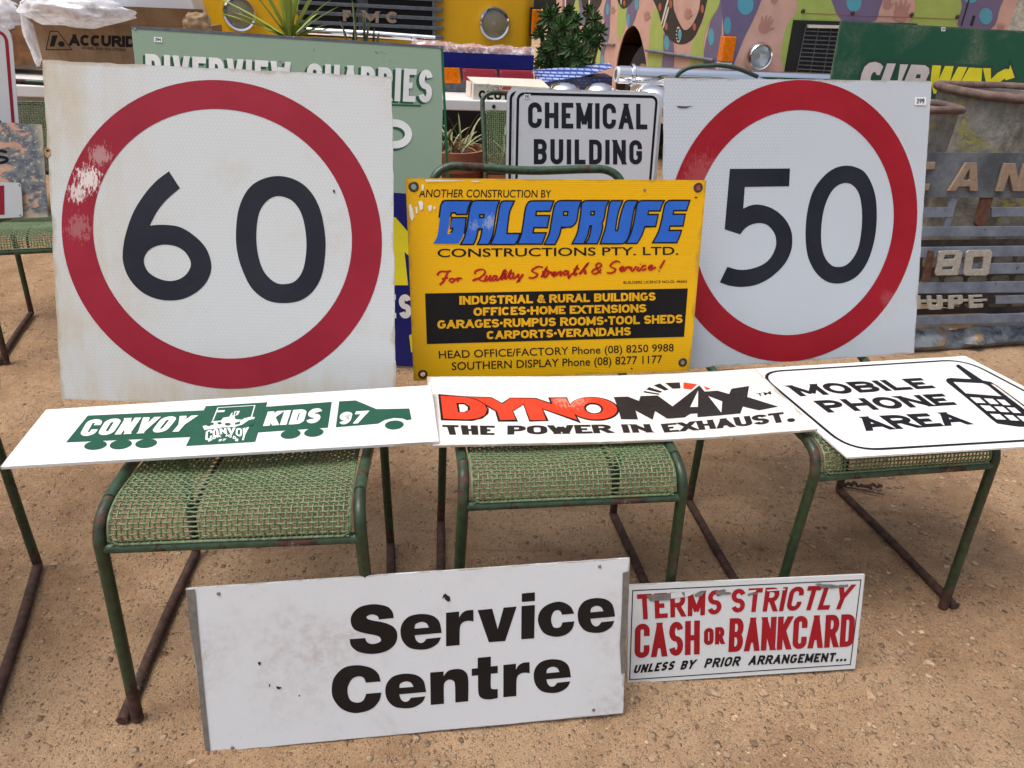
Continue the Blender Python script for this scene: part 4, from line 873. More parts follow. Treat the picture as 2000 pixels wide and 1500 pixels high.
k.px(zd, ell(1683,278,243,113,.06,40), ell(1684,278,98,58,.1))
k.cut('lettering', MT['reddyno'])
for P in ([(768,118),(905,140),(850,190),(765,178)], [(970,160),(1045,188),(1005,200)]): k.px(ze, P)
k.build('gauge_mark', MT['reddyno'])

# --- phone board
b = Board.pose('phone_area_board', 'white board with a drawn mobile phone and words, lying on the right chair', 'sign', SB['mobile'])
q = b.uv([(1655,893),(2203,860),(1885,695),(1455,721)]); b.panel(MT['mobileboard'], .004, outline=xy(q))
zh = Z(1480, 690, .26)
k = b.ink(); x0 = min(q[0][0], q[3][0]) ; ring = round_poly(offs(xy(q), -.0235), .075)
B_ = b.uv([(1530,789), (1640,868), (1700,877), (1990,853), (1850,705), (1500,722), (1940,730)])
k.line(ring, .0085, True); k.build('border_line', MT['black'])
k = b.ink()
k.block('MOBILE', zh, [(320,325),(1340,262),(1222,186),(213,243)], .0152, .11, wx=1.15); k.cut('lettering', MT['black']); k.block('PHONE', zh, [(530,448),(1500,388),(1385,304),(412,358)], .0152, .11, wx=1.15); k.cut('lettering', MT['black']); k.block('AREA', zh, [(828,585),(1612,535),(1478,440),(690,482)], .0152, .07, wx=1.15)
k.build('lettering', MT['black'])
k = b.ink()
k.px(zh, [(1413,202),(1424,190),(1450,186),(1605,195),(1490,100),(1492,88),(1510,85),(1540,105),(1690,205),(1750,216),(1800,245),(2000,390),(2130,484),(2150,530),(2100,556),(1960,553),(1800,530),(1755,497),(1560,330),(1420,218)],
 [(1468,216),(1690,226),(1725,240),(1832,324),(1562,302)], [(1748,230),(1775,236),(1800,252),(2128,498),(2108,502)],
 *[[(x0_, y0_), (x0_+w_, y0_+4), (x0_+w_+50, y0_+46), (x0_+52, y0_+43)] for x0_, y0_, w_ in ((1590,330,75),(1696,338,68),(1792,346,60),(1666,390,76),(1772,398,70),(1868,405,62),(1742,454,76),(1848,462,68),(1942,470,66))])
k.build('phone_drawing', MT['black'])

# --- service centre
b = Board.pose('enamel_sign', 'large white enamel sign with black words, standing on the sand against the chair legs', 'sign', SB['sc'])
b.panel(MT['boardsc'], .004, 0, (), .0005, outline=xy(b.uv([(402,1470),(1217,1393),(1230,1090),(363,1150)])))
zi = Z(640, 1140, .29)
def aff(P, src, dst): return [((p[0]-src[0])/(src[2]-src[0])*(dst[2]-dst[0])+dst[0], (p[1]-src[1])/(src[3]-src[1])*(dst[3]-dst[1])+dst[1], *p[2:]) for p in P]
eo = [(768,330,'c'),(585,346,'c'),(595,378),(618,397),(645,393),(665,370,'c'),(763,360,'c'),(740,402),(685,435),(620,443),(550,430),(505,385),(490,325),(502,268),(545,222),(620,203),(700,212),(750,252)]
eh = [(585,302,'c'),(592,272),(630,256),(665,266),(682,294,'c')]
rO = [(797,195,'c'),(885,186,'c'),(885,228,'c'),(905,198),(935,180),(981,175,'c'),(982,252,'c'),(940,249),(905,264),(890,300),(888,412,'c'),(797,420,'c')]
k = b.ink()
k.px(zi, [(445,230,'c'),(345,240,'c'),(338,220),(315,208),(285,208),(263,220),(266,234),(300,246),(390,264),(450,297),(469,350),(450,410),(390,455),(300,472),(210,458),(160,420),(148,373,'c'),(252,365,'c'),(265,392),(300,405),(345,395),(359,375),(335,350),(240,330),(178,305),(155,252),(168,200),(220,155),(310,137),(398,152),(435,187)], smooth=True)
se = (490,203,770,443)
for dst in (se, (1683,96,1937,330)): k.px(zi, aff(eo, se, dst), aff(eh, se, dst), smooth=True)
k.px(zi, rO, smooth=True)
for P in ([(1010,177),(1108,168),(1145,305),(1185,160),(1272,153),(1195,385),(1085,393)], [(1307,65),(1395,57),(1395,115),(1307,122)], [(1305,150),(1395,142),(1390,367),(1303,373)]): k.px(zi, P)
k.px(zi, [(1660,200,'c'),(1577,208,'c'),(1568,186),(1550,177),(1525,185),(1508,215),(1505,250),(1518,288),(1545,297),(1570,286),(1580,260,'c'),(1662,252,'c'),(1645,305),(1600,343),(1530,356),(1455,330),(1418,262),(1425,195),(1475,143),(1560,120),(1630,148)], smooth=True)
k.cut('lettering', MT['blacksc'])
for dst in ((388,605,665,838), (1387,508,1640,735)): k.px(zi, aff(eo, se, dst), aff(eh, se, dst), smooth=True)
k.px(zi, aff(rO, (797,175,982,420), (1183,527,1360,763)), smooth=True)
k.px(zi, [(357,657,'c'),(257,665,'c'),(243,634),(210,622),(165,640),(137,690),(135,740),(155,785),(200,800),(240,784),(260,740,'c'),(362,732,'c'),(345,790),(290,845),(190,870),(100,845),(42,780),(27,710),(45,630),(110,565),(200,548),(290,565),(340,605)], smooth=True)
k.px(zi, [(690,597,'c'),(780,590,'c'),(780,622,'c'),(815,584),(880,573),(925,590),(946,640),(946,790,'c'),(860,799,'c'),(857,680),(845,652),(815,645),(792,660),(782,690),(783,807,'c'),(694,815,'c')], smooth=True)
k.px(zi, [(1010,498,'c'),(1098,490,'c'),(1098,556,'c'),(1145,552,'c'),(1145,600,'c'),(1099,605,'c'),(1098,690),(1110,708),(1145,708,'c'),(1145,768,'c'),(1090,778),(1040,770),(1015,735),(1012,615,'c'),(970,620,'c'),(970,572,'c'),(1010,568,'c')], smooth=True)
k.build('lettering', MT['blacksc'])
smear(b, [[(364,1152),(381,1150),(388,1232),(396,1320),(411,1469),(402,1470),(392,1385),(384,1300),(372,1230)]], 'greytape', 'edge_tape', .0016); smear(b, [[(1216,1118),(1229,1115),(1228,1160),(1222,1250),(1221,1312),(1213,1316),(1210,1260),(1214,1190)]], 'greytape', 'edge_tape', .0016)
screws(b, [(427,1159),(1171,1106),(454,1460),(1159,1386)], .0036)
zs = Z(340, 1070, .45)
smear(b, [[zs(*p) for p in P] for P in ([(1176,196),(1186,204),(1196,210),(1199,228),(1188,232),(1176,222),(1172,212),(1164,222),(1167,206)], [(365,496),(374,492),(378,500),(372,508),(366,504)], [(444,598),(456,602),(466,602),(464,608),(456,612),(446,610)], [(411,588),(416,590),(417,602),(413,602)], [(541,636),(547,637),(546,644),(541,642)])], 'dark', 'chip')

# --- terms
b = Board.pose('terms_sign', 'grey white acrylic sign with red hand lettering about cash, lower right on the sand', 'sign', SB['terms'])
b.panel(MT['boardterms'], .005, outline=xy(b.uv([(1226,1335),(1670,1306),(1690,1122),(1227,1143)])))
zj = Z(1180, 1100, .27)
k = b.ink(); k.line([(p[0], p[1]) for p in b.uv([zj(*p) for p in ((184,842),(1780,732),(1857,120),(206,197))])], .0022, True); k.build('border_line', MT['black'])
k = b.ink()
k.block('TERMS', zj, [(248,408),(845,366),(856,190),(236,225)], .0108, .1); k.block('STRICTLY', zj, [(918,357),(1742,330),(1815,152),(922,186)], .0108, .1); k.cut('lettering', MT['redterms'])
k.block('CASH', zj, [(218,688),(690,657),(692,412),(222,440)], .0132, .05); k.block('OR', zj, [(720,592),(868,583),(870,458),(722,470)], .0098, .08); k.block('BANKCARD', zj, [(897,642),(1800,600),(1815,366),(908,398)], .0132, .045)
k.build('lettering', MT['redterms'])
k = b.ink()
for tx, q in (('UNLESS', [(208,797),(495,770),(522,703),(228,737)]), ('BY', [(548,770),(640,762),(672,695),(568,705)]), ('PRIOR', [(720,755),(970,740),(995,670),(742,688)]), ('ARRANGEMENT...', [(1040,735),(1748,705),(1762,642),(1062,668)])): k.block(tx, zj, q, .0050, .14)
k.build('lettering', MT['black'])
smear(b, [[zj(*p) for p in P] for P in ([(480,212),(560,205),(650,200),(640,222),(600,240),(482,254)],[(1040,195),(1100,192),(1090,206),(1035,215)],[(1170,190),(1310,182),(1305,192),(1180,200)])], 'boardterms', 'torn_film', .0016)
smear(b, [[zj(*p) for p in P] for P in ([(300,228),(476,214),(478,262),(332,270)],[(556,208),(580,205),(582,238),(574,236)],[(650,222),(690,200),(735,196),(700,236),(655,240)],[(800,200),(860,186),(880,190),(870,205),(915,208),(915,222),(812,226)],[(1035,222),(1110,206),(1100,222),(1060,226),(1038,236)],[(1520,146),(1560,142),(1580,150),(1640,150),(1690,160),(1760,150),(1762,168),(1700,172),(1640,178),(1590,172),(1580,180)])], 'greytape', 'torn_film', .0021)

# ------------------------------------------------------------------ second row signs (left)
class _B(Board): pass
def based(name, label, cat, bl, br, tl, zb, yaw, lean, group=None):
    """stands on height zb; lower corners and upper left corner as seen in the photo"""
    yaw, lean = R(yaw), R(lean); u = Vector((math.cos(yaw), math.sin(yaw), 0)); n0 = Vector((-math.sin(yaw), math.cos(yaw), 0)); v = Vector((0,0,1))*math.cos(lean) + n0*math.sin(lean); N = u.cross(v)
    o = at_z(*br, zb); P = at_plane(*bl, o, N); T = at_plane(*tl, o, N); U = (o-P).normalized(); V = N.cross(U)
    return Board(name, label, cat, P, U, V, (o-P).length, (T-P).dot(V), group)
b = based('peeling_plate', 'rusty plate with peeling pink paint and a black letter S, on the chair behind', 'sign', (-230, 437), (93, 423), (-235, 228), .488, 17, 14)
b.panel(MT['peel'], .004, 0, (), .0012, outline=xy(b.uv([(-230,437),(93,424),(82,243),(-235,228)])))
k = b.ink(); k.block('S', ident, [(-24,322),(18,320),(16,291),(-26,292)], .0105); k.build('lettering', MT['black'])
f = based(None, None, None, (-190, 434), (45, 424), (-195, 348), .486, 17, 13)
b = Board('red_block_plate', 'small white plate with rounded corners and a red bar, in front of the pink plate', 'sign', f.o + f.N*.02, f.U, f.V, f.w, f.h)
b.panel(MT['whiteboard'], .003, outline=round_poly(xy(b.uv([(-190,436),(45,424),(41,357),(-192,349)])), .012))
k = b.ink(); k.px(ident, [(-60,425),(9,419),(8,362),(-62,367)]); k.build('red_bar', MT['red60']); screws(b, [(37,361),(39,420)], .0035)
b = Board.seen('red_border_sign', 'white sign with rounded corners and a red border line, cut by the left edge', 'sign', (-190, 44), (26, 53), 3.0, 16, 10, .62)
q = xy(b.uv([(-165,412),(50,408),(22,52),(-190,42)])); b.panel(MT['whiteboard'], .003, outline=round_poly(q, .05))
k = b.ink(); k.line(round_poly(offs(q, -.02), .04), .012, True); k.build('border_line', MT['red60'])
k = b.ink(); k.px(ident, *[[(-30,250),(-18,236),(0,234),(8,245),(8,262),(-6,262),(-8,250)]]); k.build('lettering', MT['black'])

# ------------------------------------------------------------------ quarry sign, blue sign, chemical plates, green sandwich shop sign
b = Board.seen('quarry_sign', 'pale green enamel sign about quarries with white letters shaded dark green', 'sign', (256, 50), (866, 90), 2.98, 8, 11, .78)
b.panel(MT['rivboard'], .004, 0, (), .0006)
L = 300
k = b.ink()
q = [(285,175),(843,201),(846,137),(284,105)]
sh = [(p[0]-5, p[1]+3) for p in q]
k.block('RIVERVIEW QUARRIES', ident, sh, .0245, .07, .5); D = [(724,290),(806,290),(804,233),(722,231)]
k.block('ROAD', ident, [(p[0]-4-(200 if p[0] < 760 else 0), p[1]+4) for p in D], .029, .1); k.px(ident, [(380,192),(822,205),(822,208),(380,195)])
k.build('letter_shadow', MT['darkgreen'])
k = b.ink(.0016); k.block('RIVERVIEW QUARRIES', ident, q, .0225, .085, .5); k.cut('lettering', MT['white']); k.block('ROAD', ident, [(p[0]-(200 if p[0] < 760 else 0), p[1]) for p in D], .029, .1); k.build('lettering', MT['white'])
smear(b, [[(256,50),(866,90),(866,95),(256,56)]], 'grillegrey', 'worn_edge'); smear(b, [[(861,96),(866,96),(878,372),(873,372)]], 'darkgreen', 'side_stripe')
sticker(b, [(301,82),(317,83),(317,73),(301,72)], '394'); screws(b, [(574,73),(264,57),(859,93)], .005)
b = based('blue_sign', 'deep blue sign with yellow and white lettering, mostly hidden by the sixty sign', 'sign', (500, 706), (845, 717), (488, 357), .0, 9, 7)
b.panel(MT['blueboard'], .004)
k = b.ink(); k.px(ident, [(700,430),(772,424),(798,454),(799,500),(790,492),(797,557),(702,557)]); k.px(ident, [(799,655),(830,640),(834,690),(803,688)]); k.build('yellow_letter', MT['subyellow'])
k = b.ink(); k.block('PRICES', ident, [(640,620),(804,622),(803,575),(638,573)], .022, .12); k.build('lettering', MT['white'])
chem0 = Board.seen(None, None, None, (1004, 174), (1291, 181), 3.38, 9, 8, .60)
GP = 'chemical building plates stacked on one chair'
for i, (dx, dz, dn, lab) in enumerate(((0, 0, 0, 'white plate reading chemical building, front of the stack of three'), (-.030, .004, -.012, 'white plate behind the front chemical plate, its left edge showing'), (.020, -.003, -.024, 'white plate at the back of the chemical stack, its right edge showing'))):
    b = Board('chemical_plate', lab, 'sign', chem0.o + chem0.U*dx + chem0.V*dz + chem0.N*dn, chem0.U, chem0.V, chem0.w, chem0.h, GP)
    b.panel(MT['chemboard'], .002, .035); k = b.ink(); k.line(rrect(.018, .018, b.w-.018, b.h-.018, .026), .0115, True); k.build('border_line', MT['black'])
    if i == 0:
        zk = Z(800, 0, .25); k = b.ink(); k.block('CHEMICAL', zk, [(925,1000),(1857,1010),(1857,812),(925,798)], .0205, .13); k.cut('lettering', MT['black50']); k.block('BUILDING', zk, [(970,1283),(1815,1285),(1815,1095),(970,1086)], .0205, .15); k.build('lettering', MT['black50'])
        sticker(b, [(1023,193),(1036,193),(1036,184),(1023,184)], '395')
b = Board.seen('sandwich_shop_sign', 'weathered dark green sign with a white and yellow shop name, at the upper right', 'sign', (1643, 40), (2060, 64), 4.55, 12, 6, 1.32)
b.panel(MT['subboard'], .01)
zm = Z(1640, 0, .18)
SUBL = [([(225,860),(236,800),(268,725),(318,682),(385,670),(442,690),(472,722),(432,815),(398,812),(392,790),(370,778),(342,812),(332,860),(380,930),(370,1020),(290,1060),(200,1020),(215,930)], None, 'cream'),
 ([(513,688),(608,690),(540,880),(560,930),(620,930),(655,697),(742,700),(665,890),(640,1010),(450,1010),(445,880)], None, 'cream'),
 ([(775,700),(925,708),(968,740),(972,790),(930,880),(920,980),(880,1030),(690,1020),(700,880)], [(835,805),(878,808),(872,850),(820,848)], 'cream'),
 ([(1003,708),(1100,711),(1074,862),(1142,715),(1236,718),(1190,900),(1284,725),(1382,728),(1246,1030),(1112,1026),(1112,930),(1078,1020),(1016,1015),(985,860)], None, 'subyellow'),
 ([(1402,733),(1545,740),(1530,980),(1440,980),(1444,910),(1390,905),(1360,980),(1262,980)], None, 'subyellow'),
 ([(1553,738),(1638,740),(1640,860),(1712,790),(1790,748),(1838,750),(1850,704),(1897,842),(1800,872),(1790,852),(1725,900),(1660,1010),(1555,1010),(1590,920)], None, 'subyellow')]
k = b.ink(); kw = b.ink(.0012); ky = b.ink(.0012)
for P, h_, mm in SUBL:
    k.px(zm, P, grow=.018); t_ = kw if mm == 'cream' else ky; t_.px(zm, P, *([h_] if h_ else []))
k.build('letter_shadow', MT['subshadow']); kw.build('white_lettering', MT['cream']); ky.build('yellow_lettering', MT['subyellow'])
sticker(b, [(1838,61),(1846,61),(1846,53),(1838,53)], '39')

# ------------------------------------------------------------------ bins
MT['gap_dark'] = plain('dark gap brown', (58, 50, 44), .8, .2, .45, 14, bump=.003)  # dark brown that puts shade into the gaps of the slatted grille
MT['rustfill'] = plain('red brown dirt', (112, 84, 78), .95, 0, .35, 26, bump=.004)
def bin_(name, label, cx, cy, z, r, taper, parts):
    t = thing(name, label, 'bin', loc_rz(cx, cy, 0, .3)); n = 48
    prof = []
    for i in range(15):
        f = i/14; rr = r*(taper + (1-taper)*f) + .004*math.sin(f*26)*(.6 if r > .25 else .2); prof.append((rr, .01 + (z-.02)*f))
    g = M(); g.lathe([(.001, .01)] + prof + [(prof[-1][0]-.012, z-.02), (prof[-1][0]-.02, z-.3)], n)
    g.v = [(v[0]*(1 + .03*noise.noise(Vector((v[0]*5, v[1]*5, v[2]*4))) + .012*noise.noise(Vector((v[0]*13, v[1]*13, v[2]*9)))), v[1]*(1 + .03*noise.noise(Vector((v[0]*5+9, v[1]*5, v[2]*4)))), v[2]) for v in g.v]
    g.build('body', MT['galv'], t, smooth=True)
    g = M(); g.tube([((r+.006)*math.cos(a), (r+.006)*math.sin(a), z-.008 + .004*math.sin(3*a)) for a in (2*math.pi*k/n for k in range(n))], .021 if r > .25 else .016, 10, closed=True); g.build('rim', MT['rimrust'], t, smooth=True)
    g = M(); g.lathe([(r-.012, z-.035), (r*.5, z-.05), (.001, z-.045)], n); g.v = [(v[0], v[1], v[2] + .008*noise.noise(Vector((v[0]*9, v[1]*9, 0)))) for v in g.v]; g.build('rust_filling', MT['rustfill'], t, smooth=True)
    return t
pB = at_y(1853, 170, 3.98); rB = .39
bin_('metal_drum', 'large galvanised drum with a rusty rolled rim and yellow lichen', pB.x + rB*.99, 3.98, pB.z, rB, .98, 0)
pS = at_y(1878, 207, 3.58); rS = .165
bin_('metal_bin', 'narrow grey metal bin with a rolled rim, between the fifty sign and the drum', pS.x - rS - .02, 3.58, pS.z, rS, .8, 0)

# ------------------------------------------------------------------ lorry grille leaning in front of the bins
gB = based('radiator_grille', 'grey slatted lorry grille with raised letters leaning in front of the bins', 'grille', (1700, 640), (2120, 628), (1735, 297), .13, 10, 11)
zq = Z(1800, 270, .14); zt = Z(1700, 100, .413); zu = Z(1780, 560, .11)
def slab(b, zf, loops, z0, z1, name, mat, parent=None, smooth=False):
    L = [[(p[0], p[1]) for p in b.uv([zf(*p) for p in lp])] for lp in loops]; g = M(); g.prism(L, z0, z1); return g.build(name, MT[mat], parent or b.root, bevel=.0025)
slab(gB, ident, [[(1735,297),(2110,299),(2105,388),(1730,384)]], -.012, 0, 'top_plate', 'plate')
for P in ([(1700,405),(1862,405),(1862,424),(1700,425)], [(1938,405),(2105,404),(2105,422),(1938,424)], [(1700,444),(2105,441),(2105,461),(1700,464)], [(1700,484),(2105,479),(2105,500),(1700,504)], [(1830,516),(2105,512),(2105,533),(1830,537)], [(1700,554),(2105,548),(2105,570),(1700,575)], [(1945,578),(2105,574),(2105,590),(1945,594)], [(1700,621),(2105,609),(2105,627),(1700,638)]):
    slab(gB, ident, [P], -.014, 0, 'slat', 'slat')
slab(gB, zq, [[(430,800),(525,800),(400,1250),(320,1250)]], -.016, -.003, 'brace', 'slat')
slab(gB, zq, [[(860,815),(1020,815),(960,1010),(900,1250),(800,1235),(760,1190),(800,1060)]], -.02, -.004, 'rusty_stay', 'rustflat')
slab(gB, zt, [[(270,940),(300,945),(275,1085),(240,1085)]], .001, .006, 'rusty_stay', 'rustflat')
slab(gB, zq, [[(-150,340),(165,328),(155,430),(-60,440),(-95,640),(90,632),(70,722),(-200,740)]], .001, .014, 'letter', 'letter_tan')
slab(gB, zq, [[(340,735),(590,337),(740,340),(758,735),(650,735),(640,672),(484,676),(440,735)], [(640,420),(640,580),(550,580)]], .001, .014, 'letter', 'letter_tan')
slab(gB, zq, [[(1010,740),(1125,345),(1275,350),(1325,590),(1400,350),(1520,350),(1410,740),(1245,740),(1190,500),(1110,740)]], .001, .014, 'letter', 'letter_tan')
slab(gB, zt, [[(322,943),(415,940),(428,950),(420,1000),(405,1058),(305,1060),(300,1045),(312,1003),(316,950)], [(345,962),(395,960),(390,980),(340,982)], [(335,1018),(385,1016),(380,1030),(330,1032)]], .001, .011, 'numeral', 'letter_grey')
slab(gB, zt, [[(458,940),(560,938),(569,950),(552,1050),(540,1060),(442,1060),(433,1050),(447,950)], [(480,972),(530,970),(522,1028),(472,1030)]], .001, .011, 'numeral', 'letter_grey')
slab(gB, zu, [[(60,170),(1560,170),(1560,300),(60,310)]], -.012, -.002, 'badge_strip', 'dark')
slab(gB, zu, [[(-100,230),(1340,210),(1340,252),(-100,290)]], .0, .004, 'badge_bar', 'letter_grey')
for L in ([[(-90,160),(140,150),(140,200),(160,320),(155,390),(-90,400)]], [[(255,155),(335,152),(345,300),(360,320),(430,318),(440,300),(435,148),(525,145),(540,300),(535,370),(500,398),(310,405),(265,375)]],
          [[(640,150),(880,140),(895,160),(890,285),(850,305),(740,315),(735,385),(635,390)], [(730,190),(810,185),(805,230),(725,235)]], [[(995,145),(1235,135),(1240,175),(1080,180),(1080,220),(1240,215),(1240,262),(1085,268),(1085,300),(1255,295),(1255,360),(1010,378)]]):
    slab(gB, zu, L, .001, .009, 'letter', 'letter_grey')
f = based(None, None, None, (1700, 622), (2120, 610), (1740, 470), .10, 10, 16)  # dark sheet added behind the lower slats so the gaps look shaded
b = Board('dark_gap_panel', 'dark slotted panel added close behind the slatted grille to darken its gaps', 'panel', f.o - f.N*.075, f.U, f.V, f.w, f.h)
g = M(); g.prism([[(0,0),(f.w,0),(f.w,f.h),(0,f.h)]] + [rrect(.04+.13*i, .03+.1*j_, .15+.13*i, .085+.1*j_, .02)[::-1] for i in range(int((f.w-.08)/.13)) for j_ in range(max(1, int((f.h-.04)/.1)))], -.004, 0); g.build('panel', MT['gap_dark'], b.root)
# dented bumper pieces on the sand below it
pa, pb_ = at_z(1760, 690, .0), at_z(2090, 668, .0); dv = (pb_-pa); yawb = math.atan2(dv.y, dv.x)
t = thing('bumper', 'dented grey steel bumper lying on the sand below the slatted grille', 'bumper', loc_rz(pa.x, pa.y, 0, yawb)); g = M(); n = 60; Lb = dv.length
prof = [(0,.004), (-.012,.03), (.005,.062), (.05,.085), (.09,.08), (.1,.02)]
for i in range(n+1):
    x = Lb*i/n; dent = .035*math.exp(-((i/n-.30)/.05)**2) - .02*math.exp(-((i/n-.42)/.03)**2)
    g.v += [(x, p[0] + dent*(p[1] > .02) + .004*noise.noise(Vector((x*9, p[1]*20, 0))), p[1]*(1 - .35*math.exp(-((i/n-.34)/.05)**2)*(p[1] > .05)) + .003*noise.noise(Vector((x*12, 3, p[1]*9)))) for p in prof]
m_ = len(prof); g.f = [(i*m_+j, (i+1)*m_+j, (i+1)*m_+j+1, i*m_+j+1) for i in range(n) for j in range(m_-1)]; g.mi = [0]*len(g.f)
o = g.build('face', MT['bumper'], t, smooth=True); so_ = o.modifiers.new('solid', 'SOLIDIFY'); so_.thickness = .003
g = M(); g.box(.02, Lb-.02, .07, .1, .004, .02); g.build('flange', MT['rustflat'], t)

# ------------------------------------------------------------------ long white table
t1, t2 = at_y(60, 165, 4.05), at_y(930, 198, 4.40); TZ = (t1.z+t2.z)/2; TY = math.atan2(t2.y-t1.y, t2.x-t1.x)
tb = thing('folding_table', 'long white folding table carrying boxes, lamps and chrome parts', 'table', loc_rz(t1.x, t1.y, 0, TY)); x0, x1 = -1.2, 5.2
g = M(); g.box(x0, x1, 0, .85, TZ-.058, TZ); g.build('table_top', MT['tablewhite'], tb, bevel=.006)
for lx in (-.9, .6, 1.35, 2.5, 4.0, 5.0):
    for ly in (.08, .77):
        g = M(); g.tube([(lx, ly, 0), (lx, ly, TZ-.06)], .016, 10); g.build('leg', MT['grillegrey'], tb)
g = M(); g.lathe([(.011, 0), (.010, .006), (.0001, .009)], 14, Matrix.Translation((2.475, -.001, TZ-.03)) @ Matrix.Rotation(R(90), 4, 'X')); g.build('bolt', MT['dark'], tb, smooth=True)
TN = Vector((-math.sin(TY), math.cos(TY), 0)); TU = Vector((math.cos(TY), math.sin(TY), 0))
def box_thing(name, label, cat, tl, tr, y, yaw, depth, mat, lean=0, zb=None, lid=None):
    f = Board.seen(None, None, None, tl, tr, y, yaw, lean, .1); zt_ = f.o.z + .1; h = zt_ - (TZ if zb is None else zb)
    b = Board(name, label, cat, f.o + f.V*(.1-h), f.U, f.V, f.w, h); g = M(); g.box(0, b.w, 0, h, -depth, 0); g.build('box_body', MT[mat], b.root, bevel=.003); return b
# carton with printed logo
b = box_thing('cardboard_carton', 'brown cardboard carton with a printed triangle logo and open flaps', 'box', (64, 46), (402, 52), 4.25, 8, .36, 'card')
g = M(); g.add([(0,b.h,0),(b.w,b.h,0),(b.w+.01,b.h+.085,.05),(-.01,b.h+.10,.05),(0,b.h,-.004),(b.w,b.h,-.004),(b.w+.01,b.h+.085,.046),(-.01,b.h+.10,.046)], [(0,1,2,3),(7,6,5,4),(3,2,6,7),(1,5,6,2),(4,0,3,7)]); g.build('flap', MT['card'], b.root)
g = M(); g.add([(-.002,b.h,0),(-.002,b.h,-.36),(-.09,b.h+.06,-.36),(-.07,b.h+.09,0)], [(0,1,2,3)]); g.build('flap', MT['card'], b.root)
k = b.ink(); P = [(98,61),(113,61),(140,97),(90,97)]; k.line([(p[0], p[1]) for p in b.uv(P)], .0045, True)
k.px(ident, [(102,69),(113,69),(106,91),(97,91)]); k.px(ident, ell(120, 86, 6.5, 5.5, .4, 18))
k.block('ACCURIDE', ident, [(135,89),(282,93),(282,71),(135,67)], .0155, .05); k.font('WHEEL END SOLUTIONS', ident, [(159,96),(246,100),(246,95),(159,91)], .012); k.build('lettering', MT['black'])
b = box_thing('brown_carton', 'old brown cardboard box at the left end of the table, behind the red bordered sign', 'box', (-120, 62), (76, 46), 4.55, -4, .3, 'card2')
# plastic bags: crumpled sheets
def bag(name, label, c, rx, ry, rz_, seed, mat='bag', cat='plastic bag'):
    bm = bmesh.new(); bmesh.ops.create_icosphere(bm, subdivisions=4, radius=1); g = M(); vs = []
    for v in bm.verts:
        p = v.co; q = p*2.2 + Vector((seed, 0, 0)); k = 1 + .28*noise.noise(q) + .14*abs(noise.noise(q*2.2)) + .03*noise.noise(q*6); vs.append((p.x*rx*k, p.y*ry*k, p.z*rz_*k))
    g.add(vs, [tuple(x.index for x in f.verts) for f in bm.faces]); bm.free(); o = g.build(name, MT[mat], None, smooth=True, sharp=60); o.location = c; return tag(o, label, cat)
p = at_y(62, 62, 4.3); bag('plastic_bag', 'milky plastic bag hanging down the left end of the printed carton', p, .035, .05, .15, 3)
p = at_y(146, 20, 4.2); bag('plastic_bag', 'clear crumpled plastic sheet spilling from the top of the printed carton', p, .27, .12, .075, 9)
p = at_y(-4, 38, 4.6); bag('plastic_bag', 'grey white plastic sack at the upper left corner', p, .16, .14, .12, 15)
p = at_y(384, 46, 4.34); bag('crumpled_paper', 'crumpled brown packing paper beside the printed carton', p, .075, .05, .06, 21, 'paper', 'packing paper')
MT['tray'] = plain('bright aluminium', (228, 232, 240), .3, .35, .05, 6)
# chrome tray lying on top of the carton
f = Board.seen(None, None, None, (205, -14), (368, -8), 4.38, 9, 0, .1); t = thing('chrome_tray', 'shiny chrome tray wrapped in film on top of the printed carton', 'tray', f.mx)
g = M(); g.prism([[(0,-.012),(f.w+.03,0),(f.w+.01,.10),(0,.10)]], -.25, 0); g.build('tray_body', MT['tray'], t, bevel=.006)
g = M(); g.box(-.005, f.w+.045, -.022, -.008, -.02, .012); g.build('rim', MT['chrome'], t, bevel=.003)
# clutch carton
b = box_thing('parts_carton', 'white and red parts carton with black print, on the table edge', 'box', (925, 163), (1075, 171), 4.43, 20, .16, 'whitecard')
k = b.ink(.0008); k.block('CLUTCH', ident, [(935,194),(1026,198),(1026,180),(935,176)], .013, .1); k.build('lettering', MT['black'])
zv = Z(860, 60, 200/1875); k = b.ink(.0008)
k.brush(zv, [[(835,1085),(850,990)],[(840,985),(885,975),(895,1000),(860,1035),(900,1085)],[(925,1010),(918,1080)],[(975,1015),(950,1050),(965,1085),(990,1055),(975,1015)],[(1040,1030),(1015,1040),(1010,1015),(1035,1005),(1045,1030),(1030,1085)]], .0022, .9); k.font('PART No.', zv, [(692,1015),(815,1018),(815,1000),(692,998)], .012); k.build('handwriting', MT['pencil'])
k = b.ink(.0008); k.px(zv, [(1060,1020),(1130,1015),(1105,1085),(1045,1085)]); k.px(zv, [(1150,1018),(1305,1022),(1285,1085),(1125,1085)]); k.build('red_print', MT['redprint'])
k = b.ink(.0016); k.block('S', zv, [(1058,1080),(1100,1080),(1120,1025),(1070,1025)], .005); k.build('print_letter', MT['whitecard'])
g = M(); g.add([(-.0008, y, z) for y, z in ((.01,-.05),(b.h-.004,-.05),(b.h-.004,-.035),(.01,-.035))], [(0,1,2,3)]); g.build('red_stripe', MT['redprint'], b.root)
g = M(); g.add([(0,b.h,0),(b.w,b.h-.004,0),(b.w,b.h+.03,-.16),(0,b.h+.022,-.15),(b.w*.5,b.h+.012,-.05)], [(0,1,4),(1,2,4),(2,3,4),(3,0,4)]); g.build('lid', MT['whitecard'], b.root)
